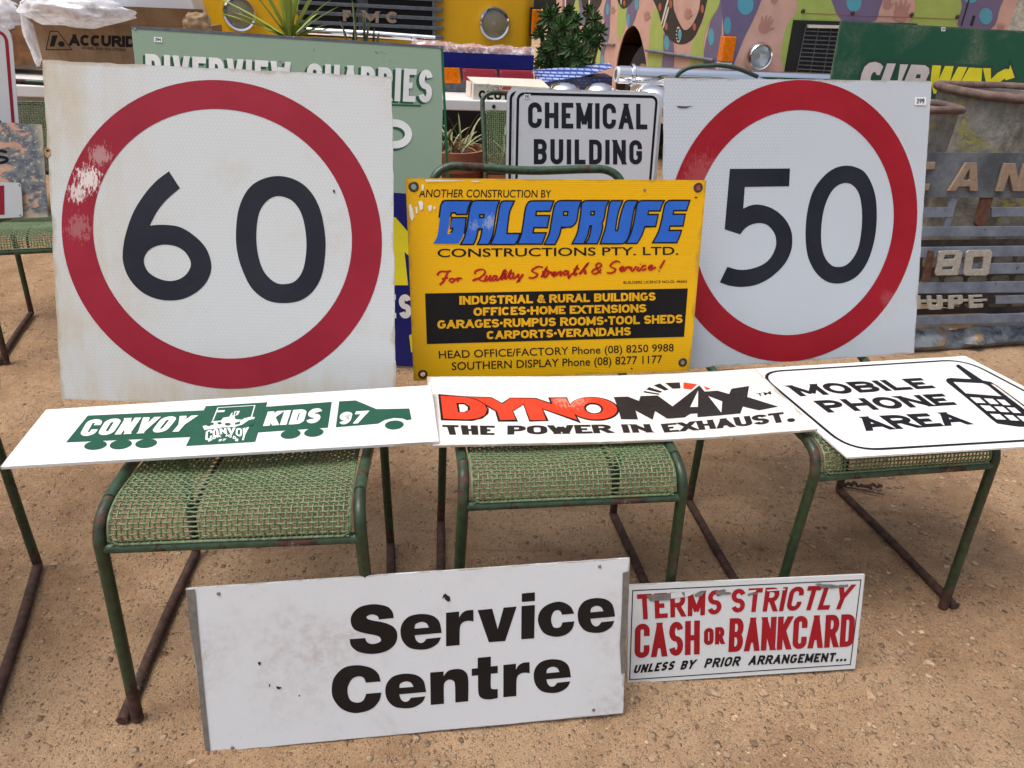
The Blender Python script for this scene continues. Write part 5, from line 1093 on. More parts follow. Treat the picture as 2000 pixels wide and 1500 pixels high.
# tail lamp bar
f = Board.seen(None, None, None, (800, 97), (1043, 107), 4.72, 9, 0, .1); zt_ = f.o.z+.1; h = zt_-TZ
b = Board('lamp_bar', 'blue lorry lamp bar with amber and red lenses, wrapped in clear film', 'lamp bar', f.o+f.V*(.1-h), f.U, f.V, f.w, h)
uvq = lambda pts: [(p[0], p[1]) for p in b.uv(pts)]
yb = uvq([(950, 134)])[0][1]
g = M(); g.box(0, b.w, yb, h, -.12, .01); g.build('housing', MT['bluepaint'], b.root, bevel=.004)
g = M(); g.box(0, b.w-.002, .0, yb-.002, -.12, -.006); g.build('back_plate', MT['grillegrey'], b.root)
zv = Z(860, 60, 200/1875)
for P, mm, nm in (([(-60,668),(350,675),(375,960),(-60,950)], 'amber', 'amber_lens'), ([(395,682),(1020,705),(1060,940),(425,910)], 'redlens', 'red_lens'), ([(1065,708),(1685,728),(1715,960),(1100,930)], 'redlens', 'red_lens')):
    L = [(p[0], p[1]) for p in b.uv([zv(*p) for p in P])]; g = M(); g.prism([L], -.01, .022); o = g.build(nm, MT[mm], b.root, bevel=.004)
    xx0, xx1 = min(p[0] for p in L), max(p[0] for p in L); yy0, yy1 = min(p[1] for p in L), max(p[1] for p in L); g = M()
    for i in range(int((xx1-xx0-.03)/.011)): g.box(xx0+.015+i*.011, xx0+.020+i*.011, yy0+.012, yy1-.012, .021, .0245)
    g.build('ridges', MT[mm], o)
    g = M()
    for sx in (xx0+.014, xx1-.018): g.lathe([(.006,0),(.005,.003),(.0001,.004)], 10, Matrix.Translation((sx, yy1-.012, .0225)))
    g.build('screw', MT['screw'], o, smooth=True)
g = M(); n1, n2 = 40, 10
for j in range(n2+1):
    for i in range(n1+1):
        u_, v_ = i/n1, j/n2; x = b.w*(.02+u_*.985); a = v_; bumpz = .012*noise.noise(Vector((u_*9, v_*3, 2))) + .008*noise.noise(Vector((u_*23, v_*6, 5)))
        yy = h + .004 + .055*math.sin(math.pi*min(1, a*1.15))*(1-.45*u_) + bumpz; zz = .014 - .13*a
        g.v.append((x, yy if a > .02 else h - .004, zz))
g.f = [(j*(n1+1)+i, j*(n1+1)+i+1, (j+1)*(n1+1)+i+1, (j+1)*(n1+1)+i) for j in range(n2) for i in range(n1)]; g.mi = [0]*len(g.f); g.build('plastic_film', MT['film'], b.root, smooth=True, sharp=80)
g = M(); g.box(.0, b.w*.97, h+.001, h+.028, -.11, -.03); g.build('orange_strip', plain('orange paper', (206, 108, 60), .5), b.root)
# blue patterned box with a lifted flap
f = Board.seen(None, None, None, (1052, 152), (1196, 150), 4.86, 5, 0, .1); zt_ = f.o.z+.1; h = zt_-TZ
b = Board('patterned_box', 'blue and white patterned box with a lifted lid, behind the chrome domes', 'box', f.o+f.V*(.1-h), f.U, f.V, f.w, h)
g = M(); g.box(0, b.w, 0, h, -.26, 0); g.build('box_body', MT['navycard'], b.root)
g = M(); g.add([(-.015,h-.02,.08),(b.w*.55,h+.015,.10),(b.w*1.02,h+.055,-.02),(b.w*1.02,h+.065,-.2),(b.w*.5,h+.045,-.2),(-.02,h+.035,-.15)], [(0,1,5),(1,4,5),(1,2,3,4)]); o = g.build('lid', MT['bluecard'], b.root); o.modifiers.new('s', 'SOLIDIFY').thickness = .004
# chrome exhaust stack lying along the table
pA, pB2 = at_y(1206, 150, 4.75), at_y(1680, 158, 5.05); dz = TZ+.052; pA.z = pB2.z = max(dz, (pA.z+pB2.z)/2); Lp = (pB2-pA).length
t = thing('chrome_pipe', 'long chrome exhaust pipe lying across the table behind the fifty sign', 'exhaust pipe', loc_rz(pA.x, pA.y, pA.z, math.atan2(pB2.y-pA.y, pB2.x-pA.x))); RX = Matrix.Rotation(R(90), 4, 'Y')
g = M(); g.lathe([(.046,.03),(.0505,.0),(.0505,Lp),(.046,Lp)], 40, RX); g.build('pipe', MT['chrome'], t, smooth=True)
g = M(); g.lathe([(.0508,.075),(.062,.078),(.064,.095),(.0525,.104),(.0525,.118),(.0508,.12)], 40, RX); g.build('clamp_ring', MT['chrome'], t, smooth=True)
g = M(); g.lathe([(.03,-.012),(.044,-.012),(.047,.04),(.0455,.05)], 30, RX); g.build('paper_sleeve', MT['tablewhite'], t, smooth=True)
for i, (u, v, r, lb) in enumerate(((1103, 160, .125, 'leftmost of the chrome wheel trims above the chemical plates'), (1172, 161, .12, 'middle chrome wheel trim of the three above the chemical plates'), (1280, 165, .15, 'rightmost and widest chrome wheel trim, next to the fifty sign'))):
    p = at_y(u, v, 4.62); t = thing('wheel_trim', lb, 'wheel trim', loc_rz(p.x, p.y, TZ), 'chrome wheel trims on the table'); hh = max(.05, p.z - TZ)
    g = M(); g.lathe([(r, 0), (r*.97, .012), (r*.88, hh*.45), (r*.66, hh*.8), (r*.3, hh*.98), (.0001, hh)], 40); g.build('dome', MT['chrome'], t, smooth=True, sharp=70)
    g = M(); g.tube([(r*math.cos(a), r*math.sin(a), .007) for a in (2*math.pi*k/40 for k in range(40))], .007, 8, closed=True); g.build('rim', MT['chrome'], t, smooth=True)
hp = [at_y(u, v, 4.62) for u, v in ((1316,176),(1322,150),(1334,138),(1352,131),(1380,129),(1406,128),(1440,134),(1480,150))]
g = M(); g.tube(cr3(hp, 5), .0125, 10); o = g.build('garden_hose', MT['hose'], None, smooth=True); tag(o, 'dark green hose looped over the chrome exhaust pipe', 'hose')

# ------------------------------------------------------------------ plants
def blade(g, tone, base, d, L, wd, bend, n=6, fold=.35, tn=.5, tip=.02):
    d = Vector(d).normalized(); side = d.cross(Vector((0,0,1))); side = side.normalized() if side.length > 1e-3 else Vector((1,0,0)); up = side.cross(d); p = Vector(base); vs = []; st = L/n
    for i in range(n+1):
        f = i/n; wv = wd*(math.sin(math.pi*min(1, .25+f*.62)) if i < n else tip); up = side.cross(d).normalized()
        vs += [p - side*wv/2 + up*wv*fold*.5, p, p + side*wv/2 + up*wv*fold*.5]; p = p + d*st; d = (d + Vector((0,0,-bend/n))).normalized()
    g.add(vs, [f for i in range(n) for f in ((i*3, i*3+1, i*3+4, i*3+3), (i*3+1, i*3+2, i*3+5, i*3+4))]); tone.extend([max(0, min(1, tn + rnd.gauss(0, .14)))]*len(vs))
def pot(t, r, h, mat='terracotta'):
    g = M(); g.lathe([(.001,0),(r*.72,0),(r*.95,h*.82),(r*.95,h*.83),(r*1.06,h*.84),(r*1.06,h),(r*.94,h),(r*.9,h*.9)], 36); g.build('pot', MT[mat], t, smooth=True)
    g = M(); g.lathe([(r*.92, h*.93), (.001, h*.95)], 24); g.build('soil', MT['soil'], t)
p0 = at_y(566, 66, 4.62); t = thing('yucca', 'spiky pale green yucca in a pot in front of the yellow lorry', 'plant', loc_rz(p0.x, p0.y, 0)); hp_ = p0.z-.09
pot(t, .16, hp_); g = M(); tone = []
for u, v in ((395,-10),(430,32),(455,28),(478,-30),(500,-40),(520,-10),(535,-60),(548,-70),(556,-20),(575,-60),(590,-40),(600,-60),(610,-10),(628,-30),(645,5),(660,18),(640,52),(650,60),(530,58),(540,45),(510,55),(585,-80),(565,-90),(620,30)):
    e = at_y(u, v, 4.62 + rnd.uniform(-.2, .15)) - Vector((p0.x, p0.y, 0)); bs = Vector((rnd.uniform(-.02,.02), rnd.uniform(-.02,.02), hp_+.05)); d = e-bs; L = d.length*1.06; blade(g, tone, bs, d + Vector((0,0,.12*L)), L, .034, .22, 7, .4, .55, .01)
o = g.build('leaves', MT['leaf_yucca'], t, smooth=True); set_tone(o, tone)
t_ = thing('snake_plant', 'banded upright snake plant in front of the lorry grille', 'plant', loc_rz(*(lambda q: (q.x, q.y, 0))(at_y(712, 78, 4.7)))); pS_ = at_y(712, 78, 4.7); pot(t_, .13, pS_.z-.06)
g = M(); tone = []
for u, v, u2 in ((690,-6,696),(696,10,690),(712,18,714),(720,30,712),(730,46,730),(738,55,736),(668,35,680)):
    bs = at_y(u2, 80, 4.7) - Vector((pS_.x, pS_.y, 0)); e = at_y(u, v, 4.7) - Vector((pS_.x, pS_.y, 0)); blade(g, tone, (bs.x, rnd.uniform(-.04,.04), pS_.z-.08), e-bs, (e-bs).length+.06, .045, .0, 8, .5, rnd.uniform(.2,.8), .05)
o = g.build('leaves', MT['leaf_snake'], t_, smooth=True); set_tone(o, tone)
# tree aeonium
pa_ = at_y(1112, 130, 5.35); t = thing('aeonium_shrub', 'bushy dark green rosette succulent between the yellow lorry and the painted bus', 'plant', loc_rz(pa_.x, pa_.y, 0)); O = Vector((pa_.x, pa_.y, 0)); pot(t, .2, .4)
gs = M(); g = M(); tone = []
heads = [(1072,34,32,-.1),(1100,56,36,-.2),(1122,42,26,-.1),(1086,82,30,-.25),(1116,92,32,-.3),(1158,40,30,-.1),(1170,62,26,-.15),(1146,70,26,-.2),(1168,84,20,-.2),(1058,66,24,-.1),(1066,104,26,-.2),(1134,112,34,-.32),(1098,124,26,-.28),(1146,128,22,-.2),(1056,126,22,-.15),(1150,20,18,0),(1084,18,18,.05),(1112,20,16,.05),(1128,70,20,0),(1076,132,24,-.2)]
for i in range(20):
    a_ = rnd.uniform(0, 6.28); q_ = math.sqrt(rnd.random()); heads.append((1108 + 54*q_*math.cos(a_), 74 + 52*q_*math.sin(a_), rnd.uniform(18, 28), rnd.uniform(.05, .3)))
for u, v, r, dy in heads:
    c = at_y(u, v, 5.4+dy) - O; rr = r/1400*5.0*.86; ax = Vector((rnd.uniform(-.4,.4) + (u-1112)/160, -.95+rnd.uniform(-.2,.2), .6)).normalized(); e1 = ax.cross(Vector((0,0,1))).normalized(); e2 = ax.cross(e1)
    root_ = Vector((rnd.uniform(-.1,.1), rnd.uniform(-.08,.08), .36)); mid = root_.lerp(c, .55) + Vector((0,0,-.06)); gs.tube(cr3([root_, mid, c - ax*.02], 5), [.016]*4+[.013]*4+[.011]*3, 7)
    N_ = 30
    for i in range(N_):
        a = i*2.39996; f = (i+1)/N_; el = R(80 - 92*f); d = (e1*math.cos(a) + e2*math.sin(a))*math.cos(el) + ax*math.sin(el); L = rr*(.35+.75*f); w_ = L*.30; s_ = d.cross(ax).normalized() if d.cross(ax).length > .05 else e1
        b0 = c + ax*(.012*(1-f)); up = s_.cross(d); pts = [b0 - s_*w_*.12, b0 + s_*w_*.12, b0 + d*L*.62 + s_*w_*.5 + up*.004, b0 + d*L*.62 - up*.006, b0 + d*L*.62 - s_*w_*.5 + up*.004, b0 + d*L + up*.008]
        g.add(pts, [(0,1,3),(1,2,3),(0,3,4),(2,5,3),(3,5,4)]); tone.extend([max(0, min(1, rnd.gauss(.62 - .4*f, .12)))]*6)
gs.build('stems', MT['stem'], t, smooth=True); o = g.build('leaves', MT['leaf_aeon'], t); set_tone(o, tone)
# pots under the table
for (u, v, yy, r, lb, sd_) in ((884, 288, 4.0, .17, 'terracotta pot of dry strap leaved plant beside the green sign', 1), (1000, 312, 4.05, .17, 'terracotta pot under the table behind the mesh chair back', 2)):
    p = at_y(u, v, yy); t = thing('potted_plant', lb, 'potted plant', loc_rz(p.x, p.y, 0), None); pot(t, r, max(.2, p.z)); g = M(); tone = []
    for i in range(46):
        a = rnd.uniform(0, 6.28); e = rnd.uniform(.5, 1.3); blade(g, tone, (rnd.uniform(-.08,.08), rnd.uniform(-.08,.08), p.z-.02), (math.cos(a)*math.cos(e), math.sin(a)*math.cos(e), math.sin(e)), rnd.uniform(.12, .27), .011, rnd.uniform(.5, 1.6), 6, .3, rnd.uniform(.2, .9))
    o = g.build('leaves', MT['leaf_dry'], t); set_tone(o, tone)

# ------------------------------------------------------------------ yellow lorry
hl, hr = at_y(469, 27, 5.25), at_y(965, 47, 5.5); lu = Vector((hr.x-hl.x, hr.y-hl.y, 0)).normalized()
lorry = Board('yellow_lorry', 'yellow lorry front with round headlamps and a grey slatted grille', 'lorry', (hl.x, hl.y, 0), lu, (0,0,1), 1, 1)
lv = lambda pts: [(p[0], p[1]) for p in lorry.uv(pts)]
xl, xr = lv([(388, 20)])[0][0], lv([(1043, 60)])[0][0]
def rounded(x0, x1, z0, z1, r, y0, y1, n=8):
    """plan view rounded slab: front corners of radius r, from height z0 to z1; local x, y(up), z(out)"""
    pl = [(x0, y1)] + [(x0+r-r*math.cos(a), y0-r+r*math.sin(a)) for a in (R(90)*k/n for k in range(n+1))] + [(x1-r+r*math.sin(a), y0-r+r*math.cos(a)) for a in (R(90)*k/n for k in range(n+1))] + [(x1, y1)]
    g = M(); m = len(pl); g.v = [(p[0], z0, p[1]) for p in pl] + [(p[0], z1, p[1]) for p in pl]
    g.f = [(i, (i+1) % m, (i+1) % m + m, i+m) for i in range(m)] + [tuple(range(m-1, -1, -1)), tuple(range(m, 2*m))]; g.mi = [0]*len(g.f); return g
rounded(xl-.03, xr, .84, 2.05, .09, 0, -1.7).build('cab_body', MT['yellowtruck'], lorry.root, smooth=True)
rounded(xl+.05, xr-.06, 1.72, 2.02, .08, .012, -.3).build('windscreen', MT['dark'], lorry.root, smooth=True)
rounded(xl-.02, xr+.0, .34, .86, .06, .05, -1.4).build('bumper', MT['dark'], lorry.root, smooth=True)  # black bumper raised to paint the dark space seen under the table
for sx in (xl+.3, xr-.3):
    g = M(); g.lathe([(.2,-.12),(.38,-.12),(.42,-.09),(.42,.09),(.38,.12),(.2,.12)], 32, Matrix.Translation((sx, .42, -.9)) @ Matrix.Rotation(R(90), 4, 'Y')); g.build('wheel', MT['rubber'], lorry.root, smooth=True)
for (u, v) in ((469, 27), (965, 46)):
    c = lv([(u, v)])[0]; mx = Matrix.Translation((c[0], c[1], 0)); r = .098
    g = M(); g.lathe([(r*1.10,0),(r*1.12,.018),(r*1.02,.034),(r*.90,.030),(r*.88,.012)], 40, mx); o = g.build('headlamp_rim', MT['chrome'], lorry.root, smooth=True)
    g = M(); g.lathe([(r*.90,.014),(r*.75,-.03),(r*.45,-.06),(.02,-.07)], 40, mx); g.lathe([(.018,-.06),(.022,-.012),(.016,-.004),(.0001,-.002)], 20, mx); g.v = [(v[0], v[1], v[2] + (.0035*math.sin(22*math.atan2(v[1]-c[1], v[0]-c[0])) if .03 < math.hypot(v[0]-c[0], v[1]-c[1]) < r*.88 else 0)) for v in g.v]
    g.build('reflector', MT['lampbowl'], o, smooth=True, sharp=80); g = M(); g.lathe([(.001,.006),(.012,.003),(.017,-.008),(.014,-.022),(.016,-.05)][::-1], 18, mx); g.build('bulb', MT['tablewhite'], o, smooth=True)
    g = M()
    for i_ in range(-7, 8):
        xx = i_*.0115; hh_ = math.sqrt(max(0, (r*.84)**2 - xx*xx))
        if hh_ > .02: g.tube([(c[0]+xx, c[1]-hh_, .026), (c[0]+xx, c[1]-hh_*.5, .026+.012*(1-(xx/r)**2)), (c[0]+xx, c[1]+hh_*.5, .026+.012*(1-(xx/r)**2)), (c[0]+xx, c[1]+hh_, .026)], .0016, 5)
    g.build('lens_ribs', MT['lampglass'], o, smooth=True)
    g = M(); g.lathe([(r*.9,.022),(r*.6,.034),(r*.3,.039),(.0001,.04)], 40, mx); g.lathe([(.0001,.036),(r*.3,.035),(r*.6,.030),(r*.9,.018)], 40, mx); g.build('glass', MT['lampglass'], o, smooth=True)
gx0, gx1 = lv([(578, 20)])[0][0], lv([(866, 40)])[0][0]; gz0, gz1 = lv([(866, 82)])[0][1], 1.42
g = M(); g.box(gx0+.015, gx1-.05, gz0, gz1, -.02, .004); g.build('grille_recess_dark', MT['dark'], lorry.root)  # flat black panel paints the shade of the recess behind the bars
g = M(); zz = lv([(860, 73)])[0][1]; pitch = 15.6/1400*5.0*1.02
for i in range(8): g.box(gx0, gx1, zz+i*pitch-.011, zz+i*pitch+.011, .006, .034)
g.build('grille_bars', MT['grillegrey'], lorry.root, bevel=.003)
for a_ in ((gx1-.075, gx1-.05, gz0, gz1, .002, .028), (gx0+.40, gx0+.47, gz0, gz1, .001, .012)): g = M(); g.box(*a_); g.build('grille_bracket', MT['grillegrey'], lorry.root)
k = lorry.ink(.036)
for ch, q in (('F', [(671,41),(686,42),(686,20),(670,19)]), ('M', [(709,43),(740,45),(740,22),(709,20)]), ('C', [(754,44),(778,46),(778,23),(755,22)])): k.block(ch, ident, q, .021)
o = k.build('badge_lettering', MT['letter_tan']); o.modifiers.new('s', 'SOLIDIFY').thickness = .008
for P, zz_ in (([(362,-6),(388,-6),(390,26),(366,24)], .03), ([(1040,18),(1058,19),(1057,68),(1040,66)], .0)):
    L = lv(P); x0_, x1_ = min(p[0] for p in L), max(p[0] for p in L); y0_, y1_ = min(p[1] for p in L), max(p[1] for p in L)
    g = M(); g.box(x0_-.012, x1_-.012, y0_-.012, y1_+.012, -.1, .012); o = g.build('indicator', MT['dark'], lorry.root)
    g = M(); g.box(x0_-.004, x1_, y0_, y1_, -.09, .03); g.build('amber_lens', MT['amber'], o, bevel=.006)
p1, p2 = at_y(600, 60, 4.9), at_y(850, 76, 5.0); g = M(); g.tube([p1, p1.lerp(p2, .5) + Vector((0,0,.004)), p2], .021, 12); o = g.build('chrome_strip', MT['chrome'], None, smooth=True); tag(o, 'thin chrome strip below the lorry grille behind the green sign', 'trim strip')

# ------------------------------------------------------------------ painted bus
BY = .205; c0 = at_y(1413, 100, 6.0); BU = Vector((math.cos(BY), math.sin(BY), 0)); LS = 5.5
bus = thing('painted_bus', 'old bus painted with wavy pink, lime and purple stripes, dots and handprints', 'bus', loc_rz(c0.x, c0.y, 0, BY))
fr = Board(None, None, None, (c0.x, c0.y, 0), BU, (0,0,1), 2.4, 2.6); fr.root = bus
sdn = Board(None, None, None, Vector((c0.x, c0.y, 0)) - Vector((math.sin(BY), -math.cos(BY), 0))*LS, (math.sin(BY), -math.cos(BY), 0), (0,0,1), LS, 2.6)
def onto(b):      # local matrix of a board inside the bus
    return bus.matrix_world.inverted() @ b.mx
bpy.context.view_layer.update()
class Side:
    """draws on one side of the bus, as children of the bus"""
    def __init__(s, b): s.b = b; s.mx = loc_rz(c0.x, c0.y, 0, BY).inverted() @ b.mx
    def uv(s, P): return s.b.uv(P)
    def add(s, g, name, mat, parent=None, **kw):
        g.v = [tuple(s.mx @ Vector(p)) for p in g.v]; return g.build(name, MT[mat], parent or bus, **kw)
FS, SS = Side(fr), Side(sdn)
zw, zx = Z(1100, 0, .3), Z(1500, 0, .25)
arch = [(1199,215),(1203,135),(1210,95),(1221,63),(1235,50),(1247,60),(1256,90),(1262,126),(1264,205)]
A = cr([(p[0], p[1]) for p in sdn.uv(arch)], False, 4)
zb_ = .42; aL, aR = A[0][0], A[-1][0]
A = [p for p in A if p[1] > zb_]; outl = [(0, zb_), (A[0][0], zb_)] + A + [(A[-1][0], zb_), (LS, zb_), (LS, 2.6), (0, 2.6)]
g = M(); g.prism([outl], -.012, 0); SS.add(g, 'side_panel', 'buspink')
g = M(); g.box(.0, 2.4, zb_, 2.6, -.05, 0); FS.add(g, 'front_panel', 'buspink')
g = M(); g.box(0.06, 2.38, .25, 2.55, -LS+.05, -.06); g.build('bus_body', MT['dark'], bus) if False else None
g = M(); g.box(.052, 2.38, 2.3, 2.6, -LS, -.052); FS.add(g, 'roof', 'buslime'); g = M(); g.box(2.34, 2.4, zb_, 2.6, -LS, -.052); FS.add(g, 'far_side', 'buspink'); g = M(); g.box(.06, 2.33, zb_, 2.29, -LS, -LS+.05); FS.add(g, 'rear_panel', 'buspink')
g = M(); g.box(.9, 2.3, .3, .9, -LS+.1, -.1); FS.add(g, 'chassis', 'dark')
wc = (aL+aR)/2; g = M(); g.lathe([(.33,-.11),(.48,-.11),(.52,-.08),(.52,.08),(.48,.11),(.33,.11)], 40, Matrix.Translation((wc, .53, -.2))); o = SS.add(g, 'tyre', 'rubber', smooth=True)
g = M(); g.lathe([(.335,.10),(.32,.10),(.30,.03),(.16,.02),(.12,.10),(.001,.11)], 30, Matrix.Translation((wc, .53, -.2))); SS.add(g, 'wheel_rim', 'whitecard', smooth=True)
g = M(); g.box(wc-.6, wc+.6, .3, 1.25, -.75, -.72); SS.add(g, 'arch_liner', 'dark')
def pat(side, name, mat, shapes, z, zf):
    for n_, P in enumerate(shapes):
        k = M(); q = cr([(p[0], p[1]) for p in side.uv([zf(*p) for p in P])], True, 4); k.flat([q], z + n_*3e-5); side.add(k, name, mat)
E_ = lambda x, y, rx, ry, rot=0: ell(x, y, rx, ry, rot, 14)
pat(SS, 'lime_stripe', 'buslime', [[(60,90),(95,-40),(112,-40),(108,100),(90,150)], [(350,-60),(425,-60),(415,80),(396,200),(362,262),(350,180),(358,60)], [(190,300),(246,320),(240,460),(180,460),(170,380)], [(565,200),(592,60),(625,60),(662,200),(655,330),(645,460),(556,460),(556,330)], [(940,-60),(1025,-60),(1012,40),(962,130),(918,250),(908,460),(830,460),(832,360),(845,270),(885,200),(925,90)]], .0015, zw)
pat(SS, 'purple_stripe', 'buspurple', [[(425,-60),(500,-60),(495,0),(470,120),(432,182),(410,120),(418,40)], [(0,-60),(40,-60),(30,60),(0,120)], [(265,60),(302,-60),(312,-60),(306,120),(300,240),(272,330),(250,460),(240,440),(252,260),(268,150)], [(655,220),(700,260),(722,300),(715,460),(645,460),(652,330)], [(100,-40),(140,60),(170,130),(120,150),(106,60)]], .0016, zw)
k = M(); q = sdn.uv([zw(*p) for p in ((1034,-60),(1042,-60),(1042,460),(904,460),(912,360),(926,280),(960,140),(1012,40))]); k.flat([[(min(p[0], LS), p[1]) for p in q]], .0014); SS.add(k, 'purple_stripe', 'buspurple')
pat(SS, 'mural_snake', 'busblack', [[(572,-60),(618,70),(655,200),(700,262),(770,288),(842,255),(892,165),(922,75),(948,-60),(902,-60),(886,60),(842,160),(800,195),(768,170),(722,62),(698,-60)], [(345,-60),(372,40),(402,56),(442,20),(482,-60)], [(118,-60),(150,115),(200,90),(248,20),(250,-60)], [(0,-60),(30,40),(60,60),(84,-60)]], .0024, zw)
pat(SS, 'orange_dot', 'busorange', [E_(632,45,10,26), E_(702,26,10,28), E_(673,172,10,24), E_(908,58,11,28), E_(857,175,11,24), E_(400,20,7,20), E_(148,78,6,18), E_(12,20,8,20)], .0032, zw)
pat(SS, 'teal_dot', 'busteal', [E_(480,28,13,40), E_(425,130,12,42), E_(966,240,20,56), E_(676,280,17,48), E_(258,395,10,36), E_(290,60,10,40), E_(112,120,8,26)], .0032, zw)
pat(SS, 'snake_line', 'whitecard', [[(642,140),(650,144),(706,-60),(696,-60)], [(650,172),(658,176),(690,60),(682,56)], [(166,60),(172,62),(180,-60),(172,-60)], [(376,20),(382,20),(384,-60),(378,-60)], [(12,60),(18,60),(22,-60),(14,-60)]] + [E_(752+12*math.cos(a), 225+48*math.sin(a), 4, 5) for a in (i*.52 for i in range(12))], .0034, zw)
pat(SS, 'snake_jewel', 'busteal', [E_(762,225,12,36)], .0036, zw)
pat(FS, 'purple_stripe', 'buspurple', [[(1042,-60),(1290,-60),(1282,20),(1236,130),(1172,260),(1090,460),(1043,460),(1043,200)], ], .0015, zw)
pat(FS, 'purple_stripe', 'buspurple', [[(512,-60),(516,60),(545,120),(590,160),(700,168),(830,165),(866,90),(872,-60)], [(1530,-60),(1832,-60),(1812,60),(1742,225),(1500,215),(1486,150),(1512,60)]], .0016, zx)
pat(FS, 'lime_stripe', 'buslime', [[(240,-60),(514,-60),(516,60),(540,160),(300,160),(204,158),(232,60)], [(202,130),(150,195),(112,330),(104,440),(128,530),(152,400),(196,190)], [(1172,-60),(1532,-60),(1512,60),(1484,150),(1486,212),(1120,190),(1134,130),(1156,40)]], .0014, zx)
pat(FS, 'teal_dot', 'busteal', [E_(670,20,58,72), E_(1700,126,52,64), E_(1580,-10,50,34)], .003, zx)
pat(FS, 'teal_dot', 'busteal', [E_(1186,30,52,66), E_(1068,166,24,56)], .003, zw)
def hand(side, zf, cx, cy, s, rot, z=.003):
    c, sn = math.cos(rot), math.sin(rot); T = lambda P: [(cx + s*(p[0]*c - p[1]*sn), cy + s*(p[0]*sn + p[1]*c)) for p in P]; sh = [T([(-.42,.5),(-.5,.1),(-.42,-.25),(.35,-.3),(.48,.0),(.4,.5),(.05,.66)])]
    for fx, fy, an, L in ((-.34,-.2,-.35,.62),(-.12,-.26,-.1,.78),(.1,-.28,.1,.8),(.3,-.22,.32,.66),(.42,.15,1.0,.55)):
        dx, dy = math.sin(an), -math.cos(an); nx_, ny_ = -dy*.105, dx*.105; sh.append(T([(fx-nx_,fy-ny_),(fx+nx_,fy+ny_),(fx+dx*L*.8+nx_*.8,fy+dy*L*.8+ny_*.8),(fx+dx*L,fy+dy*L),(fx+dx*L*.8-nx_*.8,fy+dy*L*.8-ny_*.8)]))
    k = M()
    for n_, P in enumerate(sh): k.flat([cr([(p[0], p[1]) for p in side.uv([zf(*p) for p in P])], True, 4)], z + n_*3e-5)
    side.add(k, 'handprint', 'bushand')
hand(FS, zw, 1312, 172, 72, .35); hand(FS, zx, 1040, 105, 105, .2); hand(FS, zw, 1372, 0, 40, 0); hand(FS, zx, 930, 30, 60, .1); hand(FS, zx, 1815, 235, 55, .1); hand(SS, zw, 812, 95, 40, .15); hand(SS, zw, 545, 110, 34, .1); hand(SS, zw, 320, 70, 28, 0)
# fittings of the bus
q = sdn.uv([(1180,85),(1202,88),(1265,98),(1396,118)]); 
for a, b2 in ((0, 1), (2, 3)): g = M(); g.tube([(q[a][0], q[a][1], .02), (q[b2][0], q[b2][1], .012)], .013, 10); SS.add(g, 'side_trim', 'slat', smooth=True)
q = sdn.uv([(1411,16),(1407,36)]); g = M(); g.box(LS-.03, LS-.012, q[1][1], q[0][1], .001, .01); SS.add(g, 'door_handle', 'busblack')
q = FS.uv([(1398,120),(1428,119),(1428,71),(1398,71)]); x0_, x1_, y0_, y1_ = -.02, q[1][0], q[0][1], q[2][1]
g = M(); g.box(x0_, x1_, y0_, y1_, -.05, .03); o = FS.add(g, 'indicator', 'amber', bevel=.006); g = M(); g.box(x0_, x1_, y0_-.065, y0_-.002, -.05, .028); FS.add(g, 'side_lamp', 'lampbowl', o, bevel=.006)
c = FS.uv([(1478,110)])[0]; mx = Matrix.Translation((c[0], c[1], 0)); r = .088
g = M(); g.lathe([(r*1.15,0),(r*1.14,.06),(r*1.0,.075),(r*.92,.07),(r*.9,.05)], 40, mx); o = FS.add(g, 'headlamp_rim', 'chrome', smooth=True)
g = M(); g.lathe([(r*.92,.052),(r*.7,.02),(r*.3,.0),(.001,-.004)], 36, mx); FS.add(g, 'reflector', 'lampbowl', o, smooth=True)
g = M(); g.lathe([(r*.92,.062),(r*.6,.078),(r*.3,.084),(.0001,.086)], 36, mx); g.lathe([(.0001,.082),(r*.3,.08),(r*.6,.074),(r*.92,.058)], 36, mx); FS.add(g, 'glass', 'lampglass', o, smooth=True)
q = FS.uv([(1549,39),(1790,46),(1780,165),(1530,150)]); g = M(); g.prism([[(p[0], p[1]) for p in q]], -.001, .012); o = FS.add(g, 'bus_grille', 'dark')
q = FS.uv([(1572,52),(1790,60),(1780,165),(1552,150)]); g = M()
for i in range(13):
    f = i/12; a = [q[3][j] + (q[0][j]-q[3][j])*f for j in (0, 1)]; b2 = [q[2][j] + (q[1][j]-q[2][j])*f for j in (0, 1)]; g.prism([[(a[0], a[1]-.004), (b2[0], b2[1]-.004), (b2[0], b2[1]+.004), (a[0], a[1]+.004)]], .013, .022)
for i in range(10):
    f = i/9; a = [q[3][j] + (q[2][j]-q[3][j])*f for j in (0, 1)]; b2 = [q[0][j] + (q[1][j]-q[0][j])*f for j in (0, 1)]; g.prism([[(a[0]-.003, a[1]), (a[0]+.003, a[1]), (b2[0]+.003, b2[1]), (b2[0]-.003, b2[1])]], .0125, .018)
FS.add(g, 'grille_bars', 'grillegrey', o)
q = FS.uv([(1574,54),(1790,58),(1790,53),(1574,48)]); g = M(); g.prism([[(p[0], p[1]) for p in q]], .013, .04); FS.add(g, 'light_strip', 'whitecard', o)
q = FS.uv([(1565,25),(1868,37),(1885,-15),(1882,40),(1878,52)]); g = M(); g.prism([[(q[0][0], q[0][1]-.004), (q[1][0], q[1][1]-.004), (q[1][0], q[1][1]), (q[0][0], q[0][1])]], .0, .0042); FS.add(g, 'panel_seam', 'busline')
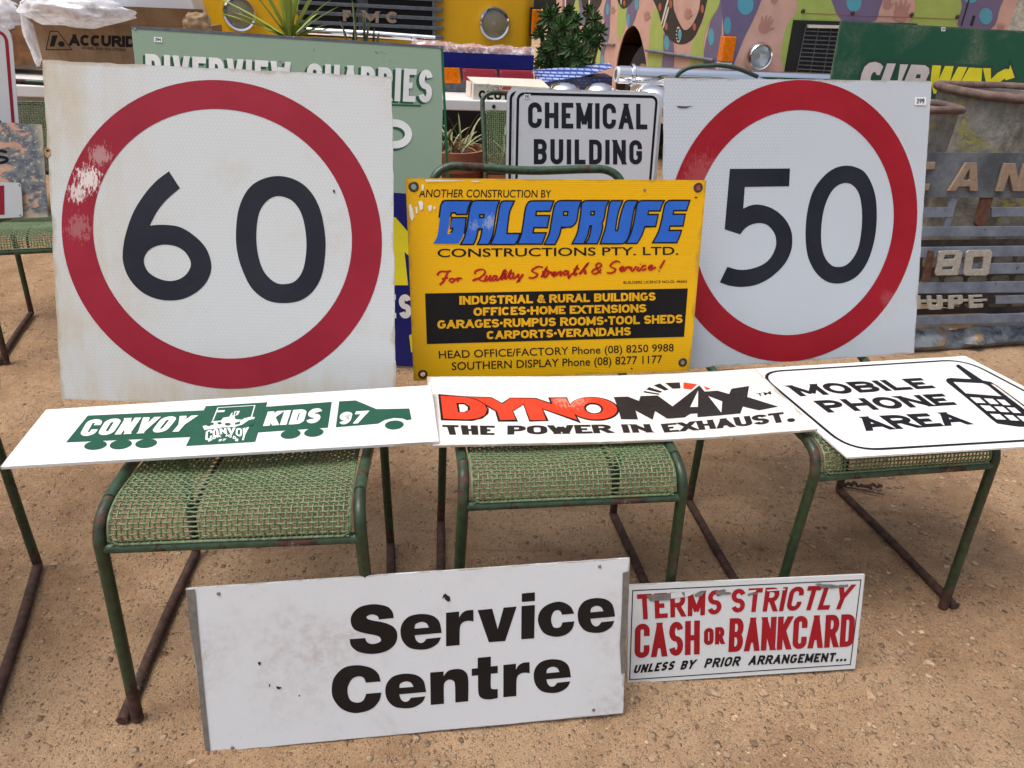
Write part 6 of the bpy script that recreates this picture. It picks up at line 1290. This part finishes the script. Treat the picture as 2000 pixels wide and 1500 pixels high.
for P in ((1568,22),(1665,26),(1780,29),(1869,33)):
    c = FS.uv([P])[0]; g = M(); g.lathe([(.016,.003),(.014,.012),(.0001,.015)], 14, Matrix.Translation((c[0], c[1], 0))); FS.add(g, 'bolt', 'brass', smooth=True)
q = FS.uv([(1898,-20),(1877,50)]); g = M(); g.prism([[(q[1][0]-.006,q[1][1]),(q[1][0]+.006,q[1][1]),(q[0][0]+.006,q[0][1]),(q[0][0]-.006,q[0][1])]], .0, .0045); FS.add(g, 'door_gap', 'busblack')
c = FS.uv([(1899,40)])[0]; g = M(); g.box(c[0]-.01, c[0]+.01, c[1]-.035, c[1]+.035, .002, .012); FS.add(g, 'door_handle', 'busblack', bevel=.004)
g = M(); g.box(.15, 2.25, 1.75, 2.3, .001, .012); FS.add(g, 'windscreen', 'dark'); g = M(); g.box(.3, LS-.25, 1.75, 2.25, .001, .008); SS.add(g, 'side_windows', 'dark')
g = M(); g.box(.02, 2.4, .36, .58, -.02, .10); FS.add(g, 'bumper', 'busblack', bevel=.02)

# ------------------------------------------------------------------ walls far behind
g = M()
for i in range(14): g.box(-6.5, -2.0, -.02 - (.006 if i % 2 else 0), .03, i*.165, i*.165+.158)
o = g.build('cladding_wall', MT['timber'], None, bevel=.004); o.location = (0, 6.3, 0); o.rotation_euler.z = .15; tag(o, 'weathered grey horizontal board wall at the upper left', 'wall')
g = M(); n1, n2 = 40, 24
pw = at_y(1940, 30, 8.2)
for j in range(n2+1):
    for i in range(n1+1):
        x, z = 8*i/n1, 3.2*j/n2; g.v.append((x, .12*noise.fractal(Vector((x*1.7, z*2.1, 1)), 1, 2, 4), z))
g.f = [(j*(n1+1)+i, j*(n1+1)+i+1, (j+1)*(n1+1)+i+1, (j+1)*(n1+1)+i) for j in range(n2) for i in range(n1)]; g.mi = [0]*len(g.f); g.box(0, 8, .2, .6, 0, 3.2)
o = g.build('stone_wall', MT['stonewall'], None, smooth=True); o.location = (pw.x-.6, 8.4, 0); o.rotation_euler.z = .15; tag(o, 'pale rough stone wall behind the bus at the right edge', 'wall')
